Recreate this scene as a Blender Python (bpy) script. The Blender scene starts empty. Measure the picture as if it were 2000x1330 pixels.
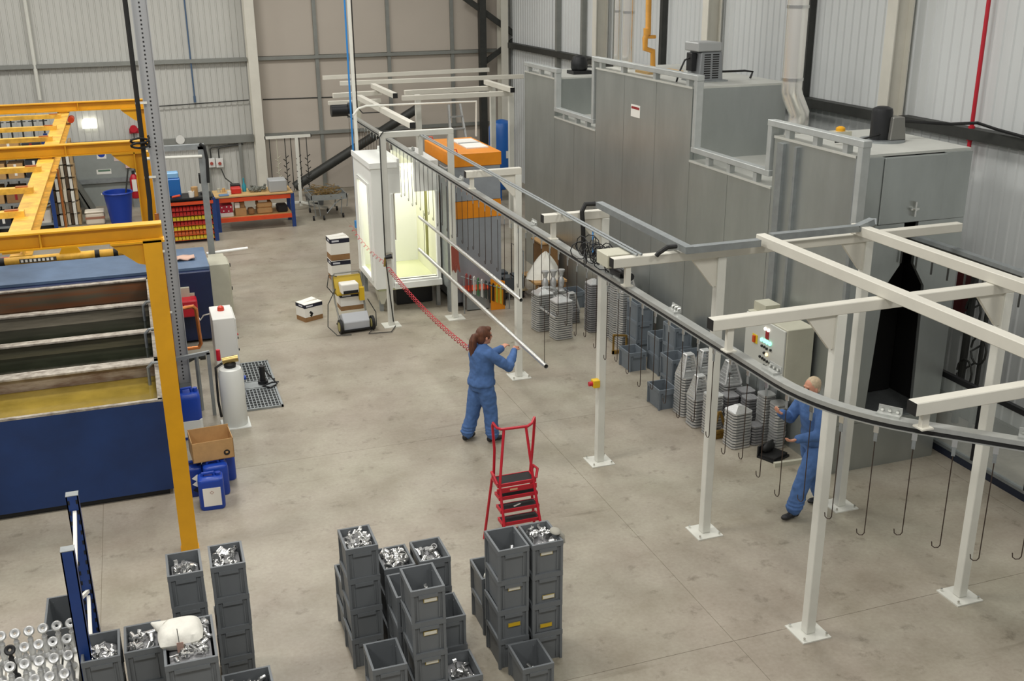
import bpy, bmesh, math, random
from mathutils import Vector, Matrix
random.seed(7)
scene = bpy.context.scene
COL = scene.collection

# ---------------------------------------------------------------- camera
F_PX, PITCH, ROLL, YAW, CAMH = 2066.6, 0.33993, -0.0081489, 0.33681, 6.2
fw = Vector((math.sin(YAW)*math.cos(PITCH), math.cos(YAW)*math.cos(PITCH), -math.sin(PITCH)))
_r = fw.cross(Vector((0, 0, 1))).normalized(); _u = _r.cross(fw)
rt = _r*math.cos(ROLL) + _u*math.sin(ROLL); up = -_r*math.sin(ROLL) + _u*math.cos(ROLL)
cd = bpy.data.cameras.new('camera'); cam = bpy.data.objects.new('camera', cd); COL.objects.link(cam)
cd.sensor_width = 36.0; cd.lens = 36.0*F_PX/2000.0; cd.clip_end = 200
cam.matrix_world = Matrix(((rt.x, up.x, -fw.x, 0), (rt.y, up.y, -fw.y, 0), (rt.z, up.z, -fw.z, CAMH), (0, 0, 0, 1)))
scene.camera = cam

# ---------------------------------------------------------------- world, lamps, exposure
w = bpy.data.worlds.new('world'); scene.world = w; w.use_nodes = True
w.node_tree.nodes['Background'].inputs[0].default_value = (1.0, 0.985, 0.955, 1)
w.node_tree.nodes['Background'].inputs[1].default_value = 0.30
vs = scene.view_settings
vs.view_transform = 'Standard'; vs.look = 'None'; vs.gamma = 1.0; vs.use_curve_mapping = False
vs.exposure = 0.0
def high_bay(x, y, z=8.6, power=215, sx=1.6, sy=1.6):
    l = bpy.data.lights.new('high_bay_lamp', 'AREA'); l.shape = 'RECTANGLE'; l.size = sx; l.size_y = sy
    l.energy = power; l.color = (1.0, 0.975, 0.925)
    o = bpy.data.objects.new('high_bay_lamp', l); COL.objects.link(o); o.location = (x, y, z)
for yy in (3.0, 10.5, 18.0, 25.5):
    for xx in (-4.5, 1.0, 6.8):
        high_bay(xx, yy, power=255 if xx < 5 else 150)

# ---------------------------------------------------------------- photo pixel -> point on a plane
def ray(x, y): return fw*F_PX + rt*(x-1000) - up*(y-665)
C0 = Vector((0, 0, CAMH))
def pz(x, y, z=0.0): d = ray(x, y); return C0 + d*((z-CAMH)/d.z)
def py(x, y, Y): d = ray(x, y); return C0 + d*(Y/d.y)
def pxx(x, y, X): d = ray(x, y); return C0 + d*(X/d.x)

# ---------------------------------------------------------------- materials
MAT = {}
def lin(c):
    if isinstance(c, str): c = tuple(int(c[i:i+2], 16)/255 for i in (0, 2, 4))
    return tuple(v/12.92 if v <= .04045 else ((v+.055)/1.055)**2.4 for v in c)
def mat(name, col, rough=.5, metal=0.0, var=0.0, scale=8.0, bump=0.0, emit=0.0, alpha=1.0, trans=0.0, stretch=None, col2=None, spec=None):
    if name in MAT: return MAT[name]
    m = bpy.data.materials.new(name); m.use_nodes = True; nt = m.node_tree; b = nt.nodes['Principled BSDF']
    c = lin(col); b.inputs['Base Color'].default_value = (*c, 1); b.inputs['Roughness'].default_value = rough; b.inputs['Metallic'].default_value = metal
    if spec is not None: b.inputs['Specular IOR Level'].default_value = spec
    if trans: b.inputs['Transmission Weight'].default_value = trans
    if alpha < 1: b.inputs['Alpha'].default_value = alpha
    if emit: b.inputs['Emission Color'].default_value = (*c, 1); b.inputs['Emission Strength'].default_value = emit
    if var or bump:
        tc = nt.nodes.new('ShaderNodeTexCoord'); mp = nt.nodes.new('ShaderNodeMapping'); nz = nt.nodes.new('ShaderNodeTexNoise')
        nt.links.new(tc.outputs['Object'], mp.inputs[0]); nt.links.new(mp.outputs[0], nz.inputs['Vector'])
        if stretch: mp.inputs['Scale'].default_value = stretch
        nz.inputs['Scale'].default_value = scale; nz.inputs['Detail'].default_value = 5; nz.inputs['Roughness'].default_value = .6
        if var:
            cr = nt.nodes.new('ShaderNodeValToRGB'); c2 = lin(col2) if col2 else tuple(v*(1-var) for v in c); c1 = c if col2 else tuple(min(1, v*(1+var)) for v in c)
            cr.color_ramp.elements[0].position = .35; cr.color_ramp.elements[1].position = .65
            cr.color_ramp.elements[0].color = (*c2, 1); cr.color_ramp.elements[1].color = (*c1, 1)
            nt.links.new(nz.outputs['Fac'], cr.inputs[0]); nt.links.new(cr.outputs[0], b.inputs['Base Color'])
        if bump:
            bp = nt.nodes.new('ShaderNodeBump'); bp.inputs['Strength'].default_value = bump; bp.inputs['Distance'].default_value = .01
            nt.links.new(nz.outputs['Fac'], bp.inputs['Height']); nt.links.new(bp.outputs[0], b.inputs['Normal'])
    MAT[name] = m; return m

WHITE = mat('white_powder_coat', 'd6d6cd', .42, var=.04, scale=3)
CREAM = mat('cream_steel', 'd3d0c4', .5, var=.04, scale=2)
GALV = mat('galvanised_sheet', 'b0b5b3', .38, .8, var=.07, scale=2.2, stretch=(1, 1, .35))
GALVD = mat('galvanised_dull', '9a9fa0', .5, .7, var=.08, scale=9)
STEEL = mat('bright_steel', 'd8d8d4', .18, 1.0)
ALU = mat('cast_aluminium', 'c9cac9', .38, .6, var=.08, scale=40)
ALUM = mat('cast_aluminium_dull', '98989a', .5, .5, var=.12, scale=30)
DARK = mat('dark_steel', '3a3b38', .55, .3, var=.1, scale=6)
GREYST = mat('grey_girt', '8b8d88', .5, .35, var=.06, scale=4)
BLACK = mat('black_rubber', '141414', .6)
BLACKM = mat('black_metal', '1d1e20', .45, .2)
YEL = mat('yellow_steel', 'dda016', .42, var=.06, scale=3)
YELD = mat('yellow_worn', 'd8a63a', .5, var=.25, scale=6)
NAVY = mat('navy_paint', '14305f', .42, var=.16, scale=1.6)
BLUEP = mat('blue_plastic', '163fa0', .38, var=.05, scale=5)
BLUEL = mat('light_blue_paint', '566c88', .5, var=.12, scale=3)
BLUER = mat('rack_blue', '1a3a78', .45, var=.08, scale=6)
RED = mat('red_paint', 'b8192b', .38)
REDD = mat('red_dark', '8f1c22', .5)
ORANGE = mat('orange_beam', 'd4491f', .45, var=.06, scale=5)
UORANGE = mat('unit_orange', 'e08a12', .45, var=.04)
COPPER = mat('copper_pipe', 'c67a44', .35, .7, var=.12, scale=10)
GASY = mat('gas_pipe_ochre', 'd0963c', .45, var=.08, scale=6)
CRATE = mat('grey_crate_plastic', '6a6e71', .46, var=.05, scale=4, spec=.35)
CRATEB = mat('bluegrey_crate_plastic', '6c747b', .46, var=.05, scale=4, spec=.35)
BEIGE = mat('cabinet_beige', 'b9b7a5', .5, var=.03)
CABW = mat('cabinet_white', 'dfdfda', .4)
CARD = mat('cardboard', 'b58f5e', .8, var=.06, scale=12)
CARDD = mat('cardboard_dark', '8f6c45', .8, var=.08, scale=12)
PAPER = mat('paper_white', 'e6e4dc', .7)
PAPERY = mat('label_yellow', 'd9b21c', .6)
NAVYP = mat('navy_print', '15182c', .7)
WOOD = mat('worktop_wood', 'c2a06a', .6, var=.1, scale=6, stretch=(1, 6, 6))
COVER = mat('blue_coverall', '47689b', .85, var=.10, scale=14, bump=.5)
SKIN = mat('skin', 'c99076', .55)
HAIR = mat('brown_hair', '5a3420', .6, var=.3, scale=40, stretch=(1, 1, .2))
HAIRG = mat('grey_blond_hair', 'b9a68a', .7, var=.15, scale=40)
SHOE = mat('black_shoe', '17181b', .5)
BOOTHW = mat('booth_white', 'eceee9', .4)
PINKHOSE = mat('red_hose', 'c2333f', .45)
BLUEHOSE = mat('blue_airline', '2d7fc4', .4)
LAMPW = mat('lamp_glow', 'fffdf0', .5, emit=3.2)
BOOTHGLOW = mat('booth_lamp_diffuser', 'fffbe6', .5, emit=1.3)
GLASS = mat('clear_plastic', 'dfe6e2', .06, alpha=.22)
BAG = mat('white_sack', 'dcdad0', .8, var=.06, scale=10, bump=.6)

# ---------------------------------------------------------------- mesh builder
class MB:
    def __init__(s): s.v = []; s.f = []
    def add(s, vs_, fs): n = len(s.v); s.v += [tuple(v) for v in vs_]; s.f += [tuple(i+n for i in f) for f in fs]; return s
    def box(s, a, b):
        x0, y0, z0 = a; x1, y1, z1 = b
        return s.add([(x0,y0,z0),(x1,y0,z0),(x1,y1,z0),(x0,y1,z0),(x0,y0,z1),(x1,y0,z1),(x1,y1,z1),(x0,y1,z1)],
                     [(0,3,2,1),(4,5,6,7),(0,1,5,4),(1,2,6,5),(2,3,7,6),(3,0,4,7)])
    def cbox(s, c, d, M=None):
        x, y, z = d[0]/2, d[1]/2, d[2]/2; c = Vector(c); P = [(-x,-y,-z),(x,-y,-z),(x,y,-z),(-x,y,-z),(-x,-y,z),(x,-y,z),(x,y,z),(-x,y,z)]
        return s.add([c + (M @ Vector(p) if M else Vector(p)) for p in P], [(0,3,2,1),(4,5,6,7),(0,1,5,4),(1,2,6,5),(2,3,7,6),(3,0,4,7)])
    def bar(s, p, q, wd, h, ref=(0, 0, 1)):      # rectangular bar from p to q, wd across, h along ref
        p, q = Vector(p), Vector(q); d = (q-p).normalized(); r_ = Vector(ref)
        if abs(d.dot(r_)) > .99: r_ = Vector((0, 1, 0))
        a = d.cross(r_).normalized(); b = a.cross(d)
        P = [o + a*i*wd/2 + b*j*h/2 for o in (p, q) for i, j in ((-1,-1),(1,-1),(1,1),(-1,1))]
        return s.add(P, [(0,1,2,3)[::-1],(4,5,6,7),(0,1,5,4),(1,2,6,5),(2,3,7,6),(3,0,4,7)])
    def tube(s, pts, r, n=8, cap=True, r2=None):   # swept circle through pts (r may be a list)
        pts = [Vector(p) for p in pts]; k = len(pts); R_ = r if isinstance(r, (list, tuple)) else [r + ((r2 if r2 is not None else r)-r)*i/max(1, k-1) for i in range(k)]
        t0 = (pts[1]-pts[0]).normalized(); ref = Vector((0,0,1)) if abs(t0.z) < .9 else Vector((1,0,0))
        a = t0.cross(ref).normalized(); V = []
        for i, p in enumerate(pts):
            t = ((pts[min(i+1,k-1)]-p).normalized() + (p-pts[max(i-1,0)]).normalized())
            t = t.normalized() if t.length > 1e-6 else t0
            a = (a - t*a.dot(t)).normalized(); b = t.cross(a)
            V += [p + (a*math.cos(2*math.pi*j/n) + b*math.sin(2*math.pi*j/n))*R_[i] for j in range(n)]
        Fs = [(i*n+j, i*n+(j+1)%n, (i+1)*n+(j+1)%n, (i+1)*n+j) for i in range(k-1) for j in range(n)]
        if cap: Fs += [tuple(range(n))[::-1], tuple((k-1)*n+j for j in range(n))]
        return s.add(V, Fs)
    def cyl(s, p, q, r, n=16, r2=None): return s.tube([p, q], r, n, True, r2)
    def pipe(s, p, q, ro, ri, n=16):               # open-ended hollow tube
        p, q = Vector(p), Vector(q); d = (q-p).normalized(); ref = Vector((0,0,1)) if abs(d.z) < .9 else Vector((1,0,0)); a = d.cross(ref).normalized(); b = d.cross(a)
        V = [o + (a*math.cos(2*math.pi*j/n)+b*math.sin(2*math.pi*j/n))*r for o, r in ((p,ro),(q,ro),(q,ri),(p,ri)) for j in range(n)]
        return s.add(V, [(k*n+j, k*n+(j+1)%n, ((k+1)%4)*n+(j+1)%n, ((k+1)%4)*n+j) for k in range(4) for j in range(n)])
    def lathe(s, prof, c=(0,0,0), n=16, axis='z'):  # prof: (radius, height)
        V = []
        for r, h in prof:
            for j in range(n):
                a = 2*math.pi*j/n; x, y = r*math.cos(a), r*math.sin(a)
                V.append(Vector(c)+Vector({'z':(x,y,h),'y':(x,h,y),'x':(h,x,y)}[axis]))
        k = len(prof); Fs = [(i*n+j, i*n+(j+1)%n, (i+1)*n+(j+1)%n, (i+1)*n+j) for i in range(k-1) for j in range(n)]
        if prof[0][0] > 1e-5: Fs.append(tuple(range(n))[::-1])
        if prof[-1][0] > 1e-5: Fs.append(tuple((k-1)*n+j for j in range(n)))
        return s.add(V, Fs)
    def prism(s, poly, a, b, axis='x'):             # polygon extruded from a to b along axis
        n = len(poly); f = {'x': lambda u, v, t: (t,u,v), 'y': lambda u, v, t: (u,t,v), 'z': lambda u, v, t: (u,v,t)}[axis]
        V = [f(u,v,a) for u,v in poly] + [f(u,v,b) for u,v in poly]
        return s.add(V, [tuple(range(n)), tuple(range(n,2*n))[::-1]] + [(i,(i+1)%n+0,(i+1)%n+n,i+n) for i in range(n)])
    def ell(s, c, r, n=12, m=8, M=None):            # ellipsoid
        c = Vector(c); V = []
        for i in range(m+1):
            t = math.pi*i/m
            for j in range(n):
                a = 2*math.pi*j/n; p = Vector((r[0]*math.sin(t)*math.cos(a), r[1]*math.sin(t)*math.sin(a), -r[2]*math.cos(t))); V.append(c + (M @ p if M else p))
        return s.add(V, [(i*n+j, i*n+(j+1)%n, (i+1)*n+(j+1)%n, (i+1)*n+j) for i in range(m) for j in range(n)])

XF = {}
def mesh(name, mb, m):
    me = bpy.data.meshes.new(name); me.from_pydata([tuple(v) for v in mb.v], [], mb.f); me.validate(); me.update()
    bm = bmesh.new(); bm.from_mesh(me); bmesh.ops.remove_doubles(bm, verts=bm.verts, dist=1e-6); bmesh.ops.recalc_face_normals(bm, faces=bm.faces); bm.to_mesh(me); bm.free()
    if m: me.materials.append(m)
    return me
def smooth(me, ang=40):
    me.polygons.foreach_set('use_smooth', [True]*len(me.polygons)); me.set_sharp_from_angle(angle=math.radians(ang))
def link(name, me, parent=None, loc=None, rz=0.0):
    o = bpy.data.objects.new(name, me); COL.objects.link(o)
    if parent is not None: o.parent = parent
    if loc is not None: o.location = loc
    if rz: o.rotation_euler.z = rz
    return o
def tag(o, label=None, cat=None, group=None, kind=None):
    if label: o['label'] = label
    if cat: o['category'] = cat
    if group: o['group'] = group
    if kind: o['kind'] = kind
    return o
def thing(name, label, cat, loc=(0,0,0), rz=0.0, group=None):
    o = bpy.data.objects.new(name, None); COL.objects.link(o); o.empty_display_size = .1; o.location = loc; o.rotation_euler.z = rz
    XF[o.name] = (Matrix.Translation(loc) @ Matrix.Rotation(rz, 4, 'Z')).inverted()
    return tag(o, label, cat, group)
def part(name, mb, m, parent, sm=False, bev=0.0, local=False, label=None, seg=1):
    """mesh part; coordinates are world unless local"""
    if parent is not None and not local:
        X = XF.get(parent.name)
        if X is not None: mb.v = [tuple(X @ Vector(v)) for v in mb.v]
    me = mesh(name, mb, m)
    if sm: smooth(me)
    o = link(name, me, parent)
    if parent is not None: XF[o.name] = XF.get(parent.name, Matrix()) if not local else Matrix()
    if bev: b = o.modifiers.new('bevel', 'BEVEL'); b.width = bev; b.segments = seg; b.limit_method = 'ANGLE'
    if label: o['label'] = label
    return o
def solo(name, mb, m, label, cat, group=None, sm=False, bev=0.0):
    """one-mesh thing with its origin at the centre of its base"""
    xs = [v[0] for v in mb.v]; ys = [v[1] for v in mb.v]; z0 = min(v[2] for v in mb.v); c = Vector(((min(xs)+max(xs))/2, (min(ys)+max(ys))/2, z0))
    mb.v = [tuple(Vector(v)-c) for v in mb.v]
    o = part(name, mb, m, None, sm, bev); o.location = c
    XF[o.name] = Matrix.Translation(-c)
    return tag(o, label, cat, group)
def struct(name, mb, m, parent=None, sm=False):
    o = part(name, mb, m, parent, sm); o['kind'] = 'structure' if parent is None else o.get('kind', 'structure'); return o
def clone(o, parent=None, loc=None, rz=None, label=None, group=None):
    c = o.copy(); COL.objects.link(c); c.parent = parent
    if loc is not None: c.location = loc
    if rz is not None: c.rotation_euler.z = rz
    if label: c['label'] = label
    if group: c['group'] = group
    for ch in o.children:
        d = ch.copy(); COL.objects.link(d); d.parent = c
        for g in ch.children:
            e = g.copy(); COL.objects.link(e); e.parent = d
    return c
TXT = []
def text(name, s, m, parent, origin, xdir, updir, size, label=None):
    """flat lettering as a mesh lying in the plane (xdir, updir) at a world point"""
    cu = bpy.data.curves.new(name, 'FONT'); cu.body = s; cu.size = size; cu.align_x = 'CENTER'; cu.align_y = 'CENTER'; cu.resolution_u = 1
    tmp = bpy.data.objects.new(name, cu); COL.objects.link(tmp)
    me = bpy.data.meshes.new_from_object(tmp); bpy.data.objects.remove(tmp)
    xd, ud = Vector(xdir).normalized(), Vector(updir).normalized(); nd = xd.cross(ud)
    R_ = Matrix(((xd.x,ud.x,nd.x,origin[0]),(xd.y,ud.y,nd.y,origin[1]),(xd.z,ud.z,nd.z,origin[2]),(0,0,0,1)))
    X = XF.get(parent.name, Matrix()) if parent is not None else Matrix()
    me.transform(X @ R_); me.materials.clear(); me.materials.append(m)
    return link(name, me, parent)
# ================================================================ THE SETTING
# floor: concrete slabs with sawn joints
def floor_mat():
    m = bpy.data.materials.new('concrete_floor'); m.use_nodes = True; nt = m.node_tree; b = nt.nodes['Principled BSDF']; L = nt.links.new
    tc = nt.nodes.new('ShaderNodeTexCoord')
    def noise(sc, det, st=None, rough=.6):
        n = nt.nodes.new('ShaderNodeTexNoise'); n.inputs['Scale'].default_value = sc; n.inputs['Detail'].default_value = det; n.inputs['Roughness'].default_value = rough
        if st:
            mp = nt.nodes.new('ShaderNodeMapping'); mp.inputs['Scale'].default_value = st; L(tc.outputs['Object'], mp.inputs[0]); L(mp.outputs[0], n.inputs['Vector'])
        else: L(tc.outputs['Object'], n.inputs['Vector'])
        return n
    def ramp(n, p0, c0, p1, c1):
        r = nt.nodes.new('ShaderNodeValToRGB'); r.color_ramp.elements[0].position = p0; r.color_ramp.elements[1].position = p1
        r.color_ramp.elements[0].color = (*lin(c0), 1); r.color_ramp.elements[1].color = (*lin(c1), 1); L(n.outputs['Fac'], r.inputs[0]); return r
    def mul(a, c, f):
        x = nt.nodes.new('ShaderNodeMix'); x.data_type = 'RGBA'; x.blend_type = 'MULTIPLY'; x.inputs['Factor'].default_value = f; L(a, x.inputs['A']); L(c, x.inputs['B']); return x.outputs['Result']
    base = ramp(noise(.45, 4), .35, 'a59c8f', .65, 'aaa595')
    cloud = ramp(noise(1.1, 6), .30, 'd2cdc6', .62, 'ffffff')
    blot = ramp(noise(3.4, 8, None, .7), .29, '9b958b', .43, 'ffffff')
    fine = ramp(noise(24, 6), .3, 'dcdad6', .7, 'ffffff')
    scuff = ramp(noise(1.5, 5, (.25, 2.2, 1)), .27, 'b4aea4', .36, 'ffffff')
    c = mul(base.outputs[0], cloud.outputs[0], .8); c = mul(c, blot.outputs[0], .62); c = mul(c, fine.outputs[0], .5); c = mul(c, scuff.outputs[0], .5)
    L(c, b.inputs['Base Color']); b.inputs['Roughness'].default_value = .42; b.inputs['Specular IOR Level'].default_value = .38
    return m
FLOORM = floor_mat()
JOINT = mat('joint_filler', '857c6c', .9)
FX0, FX1, FY0, FY1 = -12.0, 10.9, 3.0, 31.6
floor = struct('floor', MB().box((FX0, FY0, -.3), (FX1, FY1, -.004)), JOINT)
jx = [FX0, -6.6, -0.92, pz(1432, 1250).x, 9.4, FX1]; jy = [FY0, pz(1500, 1236).y, pz(760, 870).y, 17.9, 22.6, 27.2, FY1]
for i in range(len(jx)-1):
    for j in range(len(jy)-1):
        g = .0026
        o = part('floor_slab', MB().box((jx[i]+g, jy[j]+g, -.05), (jx[i+1]-g, jy[j+1]-g, 0)), FLOORM, floor); o['kind'] = 'structure'

# back wall at Y = 31.2
WY = 31.25
CLAD = mat('wall_cladding', 'c1c1bb', .55, var=.03, scale=.6)
CLADR = mat('wall_cladding_cool', 'cdd0cf', .5, var=.03, scale=.6)
PANEL = mat('wall_panel_smooth', 'b9b0a4', .55, var=.03, scale=.5)
def ribbed(x0, x1, y, z0, z1, pitch=.165, d=.02, axis='x'):
    """trapezoidal cladding sheet; axis is the direction it runs along"""
    mb = MB(); prof = []; x = x0
    while x < x1-1e-4:
        prof += [(x, 0), (x+pitch*.70, 0), (x+pitch*.78, d), (x+pitch*.92, d)]; x += pitch
    prof.append((x1, 0)); n = len(prof); V = []
    for z in (z0, z1):
        for u, t in prof: V.append((u, y-t, z) if axis == 'x' else (y-t, u, z))
    return mb.add(V, [(i, i+1, n+i+1, n+i) for i in range(n-1)])
wall_back = struct('wall_back', MB().box((-12, WY+.05, -.05), (11.2, WY+.3, 9)), CLAD)
for (x0, x1) in ((-12, -6.15), (-6.15, -3.1), (-3.1, .0), (.0, 3.1)):
    for (z0, z1) in ((0, 3.85), (3.85, 9)):
        o = part('cladding_sheet', ribbed(x0, x1, WY+.049, z0, z1), CLAD, wall_back); o['kind'] = 'structure'
for (x0, x1) in ((3.3, 5.1), (5.1, 7.2), (7.2, 9.12), (9.12, 10.9)):
    for (z0, z1) in ((0, 1.72), (1.72, 3.86), (3.86, 6.4), (6.4, 9)):
        o = part('wall_panel', MB().box((x0+.01, WY, z0+.01), (x1-.01, WY+.049, z1-.01)), PANEL, wall_back); o['kind'] = 'structure'
# right wall at X = 10.85
WX = 10.85
wall_right = struct('wall_right', MB().box((WX+.05, 2.0, -.05), (WX+.3, 31.5, 9)), CLADR)
y0 = 2.0
for y1 in (6.4, 9.8, 13.2, 16.6, 20.0, 23.4, 27.4, 31.2):
    for (z0, z1) in ((0, 4.05), (4.05, 9)):
        o = part('cladding_sheet', ribbed(y0, y1, WX+.049, z0, z1, .19, .02, 'y'), CLADR, wall_right); o['kind'] = 'structure'
    y0 = y1
# steel: girts, rails and columns of the two walls
def c_rail(mb, p, q, wd, h): return mb.bar(p, q, wd, h)
t = 1
for z in (3.86, 1.73):
    zz = z
    hh = .10 if z > 3 else .20
    struct('trim_%d' % t, MB().box((-12, WY-.14, zz-hh), (3.15, WY+.02, zz+.0)), GREYST); t += 1
    struct('trim_%d' % t, MB().box((3.4, WY-.12, zz-.09), (10.75, WY-.0, zz+.0)), GREYST); t += 1
for x in (5.1, 7.2, 9.12):
    struct('trim_%d' % t, MB().box((x-.05, WY-.08, 0), (x+.05, WY+.0, 9)), GREYST); t += 1
for (y0, y1) in ((2.0, 13.1), (13.42, 18.55), (18.85, 23.8), (24.1, 31.1)):
    struct('trim_%d' % t, MB().box((WX-.16, y0, 3.92), (WX+.02, y1, 4.07)), DARK); t += 1
for y in (15.7, 21.0, 23.35, 25.3, 27.0):
    struct('trim_%d' % t, MB().box((WX-.10, y-.06, 0), (WX+.02, y+.06, 9)), GREYST if y > 22 else DARK); t += 1
def h_column(name, x, y, w_, d_, rot, m, z1=9):
    mb = MB(); tf = .02
    if rot == 0: mb.box((x-w_/2, y-d_/2, 0), (x+w_/2, y-d_/2+tf, z1)).box((x-w_/2, y+d_/2-tf, 0), (x+w_/2, y+d_/2, z1)).box((x-.01, y-d_/2+tf, 0), (x+.01, y+d_/2-tf, z1))
    else: mb.box((x-w_/2, y-d_/2, 0), (x-w_/2+tf, y+d_/2, z1)).box((x+w_/2-tf, y-d_/2, 0), (x+w_/2, y+d_/2, z1)).box((x-w_/2+tf, y-.01, 0), (x+w_/2-tf, y+.01, z1))
    return struct(name, mb, m)
for nm, a in (('trim_%d' % t, (3.27, 30.95, .26, .5, 0, CREAM)), ('trim_%d' % (t+1), (WX-.19, 13.27, .30, .22, 1, CREAM)), ('trim_%d' % (t+2), (WX-.19, 18.7, .30, .22, 1, CREAM)), ('trim_%d' % (t+4), (WX-.19, 23.95, .30, .22, 1, CREAM)), ('trim_%d' % (t+3), (WX-.25, 30.9, .22, .4, 0, CREAM))):
    h_column(nm, *a)
t += 5
# dark wall bracing and square column near the corner
def dark_bar(a, b, r): 
    global t
    struct('trim_%d' % t, MB().cyl(a, b, r, 10), DARK, sm=True); t += 1
def pb(x, y, Y=30.85): return py(x, y, Y)
struct('trim_%d' % t, MB().box((9.85, 30.75, 0), (10.05, 30.95, 9)), DARK); t += 1
struct('trim_%d' % t, MB().bar(pb(1012, 72), pb(905, -6), .1, .16), DARK); t += 1
struct('trim_%d' % t, MB().bar(pb(1012, 72), pb(938, 128), .1, .14), DARK); t += 1
dark_bar(pb(575, 365, 30.3), pb(815, 212, 30.3), .13)
struct('trim_%d' % t, MB().cbox(pb(1013, 70, 30.8), (.26, .06, .42)), DARK); t += 1
struct('trim_%d' % t, MB().bar(pb(1030, 85, 30.5), pb(1055, -10, 30.5), .1, .14), DARK); t += 1
# ================================================================ CURING OVEN
OX0, OX1, OYF, OYB = 7.87, 9.5, 10.28, 21.5
STEPS = [(21.5, 19.8, 4.10), (19.8, 17.8, 3.36), (17.8, 14.25, 4.46), (14.25, 12.0, 3.38), (12.0, 10.28, 4.06)]
OVROOF = mat('oven_roof_light', 'c6c7c0', .5, .25, var=.05, scale=2)
TRUNKM = mat('trunking_light', 'b4b8b6', .45, .35, var=.06, scale=5)
oven = thing('curing_oven', 'long stepped galvanised sheet steel oven along the right wall', 'oven', ((OX0+OX1)/2, 15.9, 0))
for (ya, yb, z) in STEPS:
    n = max(1, round((ya-yb)/1.15)); wd = (ya-yb)/n
    for i in range(n):
        a = yb+i*wd; b = a+wd
        part('side_panel', MB().box((OX0, a+.004, 0), (OX0+.06, b-.004, z)), GALV, oven)
        part('side_panel', MB().box((OX1-.06, a+.004, 0), (OX1, b-.004, z)), GALV, oven)
        part('roof_panel', MB().box((OX0-.015, a+.001, z), (OX1+.015, b-.001, z+.03)), OVROOF, oven)
# cross walls where the roof steps, and the back end
for (y, z0, z1) in ((19.8, 3.37, 4.10), (17.8, 3.37, 4.46), (14.25, 3.39, 4.46), (12.0, 3.39, 4.06)):
    part('step_panel', MB().box((OX0+.06, y-.02, z0), (OX1-.06, y+.02, z1)), GALV, oven)
part('end_panel', MB().box((OX0, OYB, 0), (OX1, OYB+.04, 4.1)), GALV, oven)
# front wall with the bottle-shaped opening
def fx(x, y): p = py(x, y, OYF); return p.x, p.z
nl, nr = fx(1757, 470)[0], fx(1784, 470)[0]; zt = fx(1760, 434)[1]
zfl = fx(1751, 516)[1]; xl, zl = fx(1722, 560); xr, zr = fx(1799, 556)
xb_l, xb_r = fx(1690, 730)[0], fx(1784, 730)[0]; zb = .66
FT = .05
def fpanel(poly, name='front_panel'): return part(name, MB().prism(poly, OYF-FT, OYF, 'y'), GALV, oven)
fpanel([(OX0, 0), (OX1, 0), (OX1, zb), (OX0, zb)])
fpanel([(OX0, zb+.004), (xb_l, zb+.004), (xl, zl), (nl, zfl), (nl, zt), (OX0, zt)])
fpanel([(OX1, zb+.004), (OX1, zt), (nr, zt), (nr, zfl), (xr, zr), (xb_r, zb+.004)])
fpanel([(OX0, zt+.004), (8.22, zt+.004), (8.22, 4.06), (OX0, 4.06)])
fpanel([(9.12, zt+.004), (OX1, zt+.004), (OX1, 4.06), (9.12, 4.06)])
dr = part('access_door', MB().box((8.225, OYF-FT-.02, zt+.008), (9.115, OYF, 4.05)), GALV, oven, bev=.006)
hx, hz = fx(1776, 405)
part('door_latch', MB().box((hx-.012, OYF-.12, hz-.09), (hx+.012, OYF-.07, hz+.09)).box((hx-.06, OYF-.11, hz-.012), (hx+.06, OYF-.075, hz+.012)).cyl((hx, OYF-.05, hz), (hx, OYF-.13, hz), .02, 10), STEEL, dr)
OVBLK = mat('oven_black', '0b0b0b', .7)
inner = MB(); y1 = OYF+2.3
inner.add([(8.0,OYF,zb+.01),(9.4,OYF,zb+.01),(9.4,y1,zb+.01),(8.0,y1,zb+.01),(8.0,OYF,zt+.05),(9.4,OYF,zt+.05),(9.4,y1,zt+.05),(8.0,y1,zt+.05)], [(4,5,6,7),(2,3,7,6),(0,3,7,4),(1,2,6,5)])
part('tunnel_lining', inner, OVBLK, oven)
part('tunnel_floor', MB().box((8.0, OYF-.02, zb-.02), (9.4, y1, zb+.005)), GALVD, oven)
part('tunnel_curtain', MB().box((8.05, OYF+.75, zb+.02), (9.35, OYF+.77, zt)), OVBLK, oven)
# corner posts and the vertical channel on the near side
part('corner_trim', MB().box((OX0-.012, OYF-.06, 0), (OX0+.05, OYF-.0, 4.06)), GALVD, oven)
part('side_channel', MB().box((OX0-.05, 11.72, 0), (OX0, 11.86, 4.02)).box((OX0-.05, 11.42, 0), (OX0, 11.47, 4.02)), GALVD, oven)
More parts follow.
